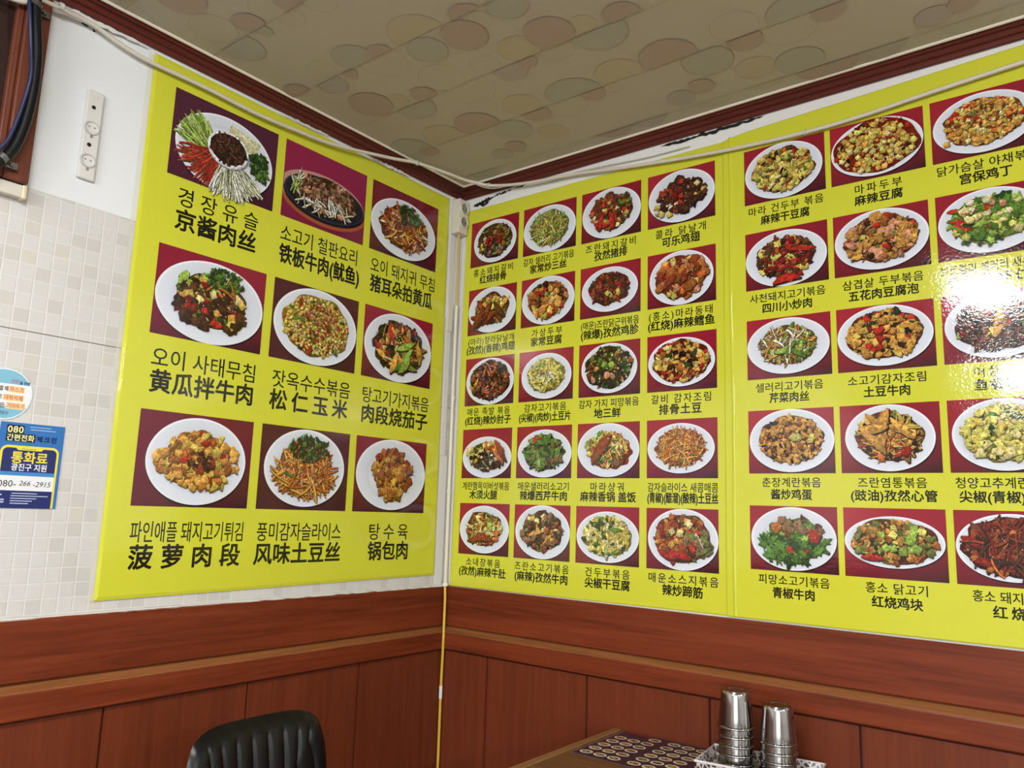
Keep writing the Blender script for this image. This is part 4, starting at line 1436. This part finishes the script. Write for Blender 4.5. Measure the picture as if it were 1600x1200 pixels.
t = thing('power_cable', 'yellow cable running down the corner over the wood panelling', 'cable', (.04, -.03, .0))
YC = plain('yellow_cable_sheath', '#d2a83c', .4)
mb = MB()
pp = [(.0215, -.0225, 1.078), (.026, -.028, 1.06), (.030, -.030, 1.02), (.036, -.036, .93), (.0385, -.0385, .90), (.034, -.034, .84), (.030, -.031, .74), (.031, -.031, .60), (.032, -.031, .40), (.032, -.031, .003)]
mb.tube(catmull(pp, 8), .0047, 10)
mb.build('sheath', YC, t, smooth=True)
mb = MB()
mb.tube([(.0302, -.0311, .752), (.0300, -.0310, .738), (.0300, -.0310, .726), (.0301, -.0310, .712)], .0056, 12)
mb.build('tape_wrap', M['white'], t, smooth=True)
mb = MB()
mb.lathe([(.004, 1.066), (.010, 1.067), (.009, 1.075), (.0065, 1.079)], (.0215, -.0225, 0), 14)
mb.build('sealant', M['white'], t, smooth=True)

# ------------------------------------------------------------------ chair
LEA = NT('black_leatherette')
LEA.set(Base_Color=(*hx('#0a0a0b'), 1), Roughness=.30)
LEA.b.inputs['Specular IOR Level'].default_value = .34
nz = LEA.n('ShaderNodeTexNoise', i_Scale=220.0, i_Detail=2.0)
bp = LEA.n('ShaderNodeBump', i_Strength=.15, i_Distance=.0008)
LEA.l(nz, 'Fac', bp, 'Height')
LEA.l(bp, 'Normal', LEA.b, 'Normal')


def pad(cx, cy, cz, W, Hh, T, ribs, lean, up_axis):
    """channel-stitched cushion: width W along y, height Hh, thickness T; ribs run up"""
    nu, nv = ribs * 8, 28
    vs, fs = [], []

    def superell(x, y):
        return (abs(x) ** 5 + abs(y) ** 5) ** .2
    for sgn in (1, -1):
        for i in range(nv + 1):
            for j in range(nu + 1):
                x, y = -1 + 2 * j / nu, -1 + 2 * i / nv
                # map the square on a rounded rectangle
                k = max(abs(x), abs(y)) / max(superell(x, y), 1e-6) if (x or y) else 1
                x, y = x * (k ** .9), y * (k ** .9)
                e = superell(x, y)
                puff = max(0, 1 - e ** 3.2) ** .42
                rib = abs(math.sin(PI * (j / nu) * ribs)) ** .5
                edge = min(1, max(0, (1 - abs(y)) * 5))
                h = T * .5 * puff * (1 - .22 * (1 - rib) * edge if sgn > 0 else 1)
                a, b, c = sgn * h, x * W / 2, y * Hh / 2
                if up_axis == 'z':
                    a2 = a - c * math.sin(lean)
                    bow = -.03 * (x * x)
                    vs.append((cx + a2 - bow * .6, cy + b, cz + c * math.cos(lean)))
                else:
                    vs.append((cx + c, cy + b, cz + a))
    n = (nu + 1) * (nv + 1)
    for s_ in (0, 1):
        for i in range(nv):
            for j in range(nu):
                q = s_ * n + i * (nu + 1) + j
                f = (q, q + 1, q + nu + 2, q + nu + 1)
                fs.append(f if s_ == 0 else f[::-1])
    return vs, fs


CX, CY = .56, -.934
t = thing('chair', 'black ribbed leather chair standing before the left wall panelling', 'chair', (CX, CY, 0))
mb = MB()
vs, fs = pad(.352, CY, .646, .345, .445, .060, 9, math.radians(8), 'z')
mb.add(vs, fs)
mb.build('backrest', LEA.m, t, smooth=True, fixn=True)
mb = MB()
vs, fs = pad(.585, CY, .455, .42, .43, .075, 9, 0, 'x')
mb.add(vs, fs)
mb.build('seat', LEA.m, t, smooth=True, fixn=True)
CHR = plain('black_painted_tube', '#1b1b1d', .35, .3)
mb = MB()
for sy in (-1, 1):
    mb.tube([(.41, CY + sy * .15, .43), (.385, CY + sy * .15, .47), (.372, CY + sy * .15, .56)], .011, 10)
mb.box((.40, CY - .17, .405), (.77, CY + .17, .420))
mb.build('frame', CHR, t)
for sx, sy in ((0, -1), (0, 1), (1, -1), (1, 1)):
    mb = MB()
    x0 = .42 if sx == 0 else .75
    mb.tube([(x0, CY + sy * .155, .41), (x0 + (.03 if sx else -.03), CY + sy * .175, .006)], .0115, 10)
    mb.lathe([(0, 0), (.015, 0), (.015, .012), (.0115, .014)], (x0 + (.03 if sx else -.03), CY + sy * .175, 0), 12)
    mb.build('leg', CHR, t)

# ------------------------------------------------------------------ table
TX0, TX1, TY0, TY1, TZ = .672, 1.872, -.74, -.0215, .740
t = thing('table', 'brown wood dining table pushed against the right wall', 'table', ((TX0 + TX1) / 2, -.38, 0))
mb = MB()
mb.box((TX0 + .026, TY0 + .026, TZ - .028), (TX1 - .026, TY1 - .0005, TZ - .0006))
mb.build('tabletop', wood_mat('brown_table_laminate', '#5a3f28', '#6d4e32', '#7a5a3b', 'x', .25), t, bevel=.001)
OAK_Y, OAK_X = wood_mat('table_edge_wood_y', '#7d5936', '#8d6842', '#9a744c', 'y', .3), wood_mat('table_edge_wood_x', '#7d5936', '#8d6842', '#9a744c', 'x', .3)
for a, b, mt in (((TX0, TY0, TZ - .032), (TX0 + .026, TY1, TZ), OAK_Y), ((TX1 - .026, TY0, TZ - .032), (TX1, TY1, TZ), OAK_Y), ((TX0 + .026, TY0, TZ - .032), (TX1 - .026, TY0 + .026, TZ), OAK_X)):
    mb = MB()
    mb.box(a, b)
    mb.build('edge_strip', mt, t, bevel=.003)['label'] = 'lighter wooden edge strip'
for x in (.92, 1.62):
    mb = MB()
    mb.lathe([(0, 0), (.20, 0), (.205, .012), (.06, .03), (.035, .05), (.035, .69), (.10, .70), (.10, .712), (0, .712)], (x, -.38, 0), 32)
    mb.build('pedestal', CHR, t, smooth=True)

# laminated menu lying on the table
t = thing('table_menu', 'laminated dark navy menu sheet with rows of dish pictures on the table', 'menu', (.925, -.155, TZ))
ang = math.radians(-1.2)
mo = Vector((.716, -.0275, 0))


def mp_(x, y, dz=0):
    """x to the right, y towards the room, from the back left corner of the sheet"""
    return (mo.x + x * math.cos(ang) + y * math.sin(ang) * .6, mo.y + x * math.sin(ang) * .15 - y * math.cos(ang), TZ + dz)


MW, MH = .400, .262
mb = MB()
q = [mp_(0, MH, .0006), mp_(MW, MH, .0006), mp_(MW, 0, .0006), mp_(0, 0, .0006)]
q2 = [mp_(-.004, MH + .004, .0002), mp_(MW + .004, MH + .004, .0002), mp_(MW + .004, -.003, .0002), mp_(-.004, -.003, .0002)]
mb.add(q2 + q, [(0, 1, 2, 3), (4, 5, 6, 7)], [hx('#6f6a78')] * 4 + [hx('#2c2738')] * 4)
mb.build('sheet', M['print'], t)
mb = MB()
q = [mp_(.004, .016, .0008), mp_(.085, .016, .0008), mp_(.085, .002, .0008), mp_(.004, .002, .0008)]
mb.add(q, [(0, 1, 2, 3)], hx('#8c2436'))
mb.build('heading', M['print'], t)
R = random.Random(21)
for gx in range(3):
    for cxx in range(3):
        for ry in range(6):
            if gx == 0 and ry == 0 and cxx < 2:
                continue
            x, y = .024 + gx * .133 + cxx * .039, .030 + ry * .041
            mb = MB()
            n = 20
            for k, (rx_, ry_, c) in enumerate(((.0172, .0140, '#e9e0c8'), (.0128, .0082, R.choice(['#6a4a2c', '#7a4a2a', '#5b4a2a', '#8a6a3a', '#4e4424', '#a07a4a'])))):
                mb.add([mp_(x + rx_ * math.cos(2 * PI * i / n), y - ry_ * math.sin(2 * PI * i / n), .0009 + k * .0001) for i in range(n)], [tuple(range(n))], hx(c))
            for _ in range(7):
                a, q_ = R.uniform(0, 6.3), R.uniform(0, .7)
                px_, py_, rr2 = x + .013 * q_ * math.cos(a), y + .009 * q_ * math.sin(a), R.uniform(.0018, .004)
                mb.add([mp_(px_ + rr2 * math.cos(2 * PI * i / 6), py_ - rr2 * math.sin(2 * PI * i / 6), .0011 + _ * .00002) for i in range(6)], [tuple(range(6))], PALL[R.choice('OAYVNRMBE')])
            mb.build('dish_picture', M['print'], t)

# ------------------------------------------------------------------ lace-patterned tray with two stacks of steel cups
LACE = NT('lace_pattern_plastic')
g = LACE.n('ShaderNodeNewGeometry')
vo = LACE.n('ShaderNodeTexVoronoi', feature='DISTANCE_TO_EDGE', i_Scale=70.0)
LACE.l(g, 'Position', vo, 'Vector')
cr = LACE.ramp([(0.0, hx('#d6d0cd')), (.10, hx('#cfc9c7')), (.13, hx('#4f4444'))], 'LINEAR')
LACE.l(vo, 'Distance', cr, 'Fac')
LACE.l(cr, 'Color', LACE.b, 'Base Color')
LACE.set(Roughness=.25)
RIMP = plain('clear_white_plastic', '#d9d3d1', .2)
TR = math.radians(7)
t = thing('tray', 'small white lace-patterned plastic tray holding the steel cups', 'tray', (1.128, -.140, TZ), rz=TR)
W2, D2, TH = .128, .078, .030
mb = MB()
mb.box((-W2 + .010, -D2 + .010, .0015), (W2 - .010, D2 - .010, .0045))
mb.build('floor_panel', LACE.m, t, local=True)
for nm, a, b in (('x', -1, 0), ('x', 1, 0), ('y', 0, -1), ('y', 0, 1)):
    mb = MB()
    th = .0022
    ix, iy = W2 - .010, D2 - .010
    if nm == 'x':
        o_, i_ = a * W2, a * ix
        s_ = 1
        vs = [(i_, -iy, .0015), (i_, iy, .0015), (o_, D2, TH), (o_, -D2, TH)]
        nrm = Vector((-a, 0, .3)).normalized() * th
    else:
        o_, i_ = b * D2, b * iy
        vs = [(-ix, i_, .0015), (ix, i_, .0015), (W2, o_, TH), (-W2, o_, TH)]
        nrm = Vector((0, -b, .3)).normalized() * th
    vs = vs + [tuple(Vector(v) + nrm) for v in vs]
    mb.add(vs, [(0, 1, 2, 3), (4, 7, 6, 5), (0, 4, 5, 1), (1, 5, 6, 2), (2, 6, 7, 3), (3, 7, 4, 0)])
    mb.build('side_panel', LACE.m, t, local=True, fixn=True)
mb = MB()
mb.tube([(-W2, -D2, TH), (W2, -D2, TH), (W2, D2, TH), (-W2, D2, TH)], .0028, 8, closed=True)
mb.build('rim', RIMP, t, local=True, smooth=True)

R1, R0, CH = .0405, .0325, .083        # mouth radius, foot radius, height; the cups stand upside down
PITCH = .0195
prof = [(R1 + .0002, 0), (R1 + .0020, .0010), (R1 + .0024, .0026), (R1 + .0018, .0042), (R1 - .0008, .0056)]
prof += [(R1 + (R0 - R1) * k, CH * k) for k in (.1, .3, .6, .9)] + [(R0 - .0006, CH * .96), (R0 - .002, CH * .99), (R0 - .005, CH), (.022, CH - .0002), (.021, CH - .0016), (0, CH - .0016)]
inner = [(r - .0009 if r > .001 else 0, h - .0009) for r, h in prof[5:]][::-1]
mb = MB()
mb.lathe(prof + inner + [(R1 - .0006, 0)], (0, 0, 0), 48)
body = bpy.data.meshes
first = None
STK = ((1.080, -.160, 6, 'left'), (1.1735, -.146, 5, 'right'))
for sx_, sy_, n, nm in STK:
    for i in range(n):
        z = TZ + .0048 + i * PITCH
        if first is None:
            first = mb.build('steel_cup', M['steel'], local=True, smooth=True, loc=(sx_, sy_, z), fixn=True)
            c = first
        else:
            c = first.copy()
            COL.objects.link(c)
        c.location = (sx_, sy_, z)
        c.rotation_euler = (0, 0, i * .7)
        if i == n - 1:
            lb = 'topmost upturned steel cup of the %s stack on the tray' % ('taller left' if nm == 'left' else 'shorter right')
        elif i == 0:
            lb = 'bottom upturned steel cup of the %s stack, standing on the tray floor' % ('taller left' if nm == 'left' else 'shorter right')
        else:
            lb = '%s steel cup from the top of the %s stack, only its rim showing' % (['', 'second', 'third', 'fourth', 'fifth'][n - 1 - i], 'taller left' if nm == 'left' else 'shorter right')
        tag(c, lb, 'cup', 'steel cups stacked on the tray')
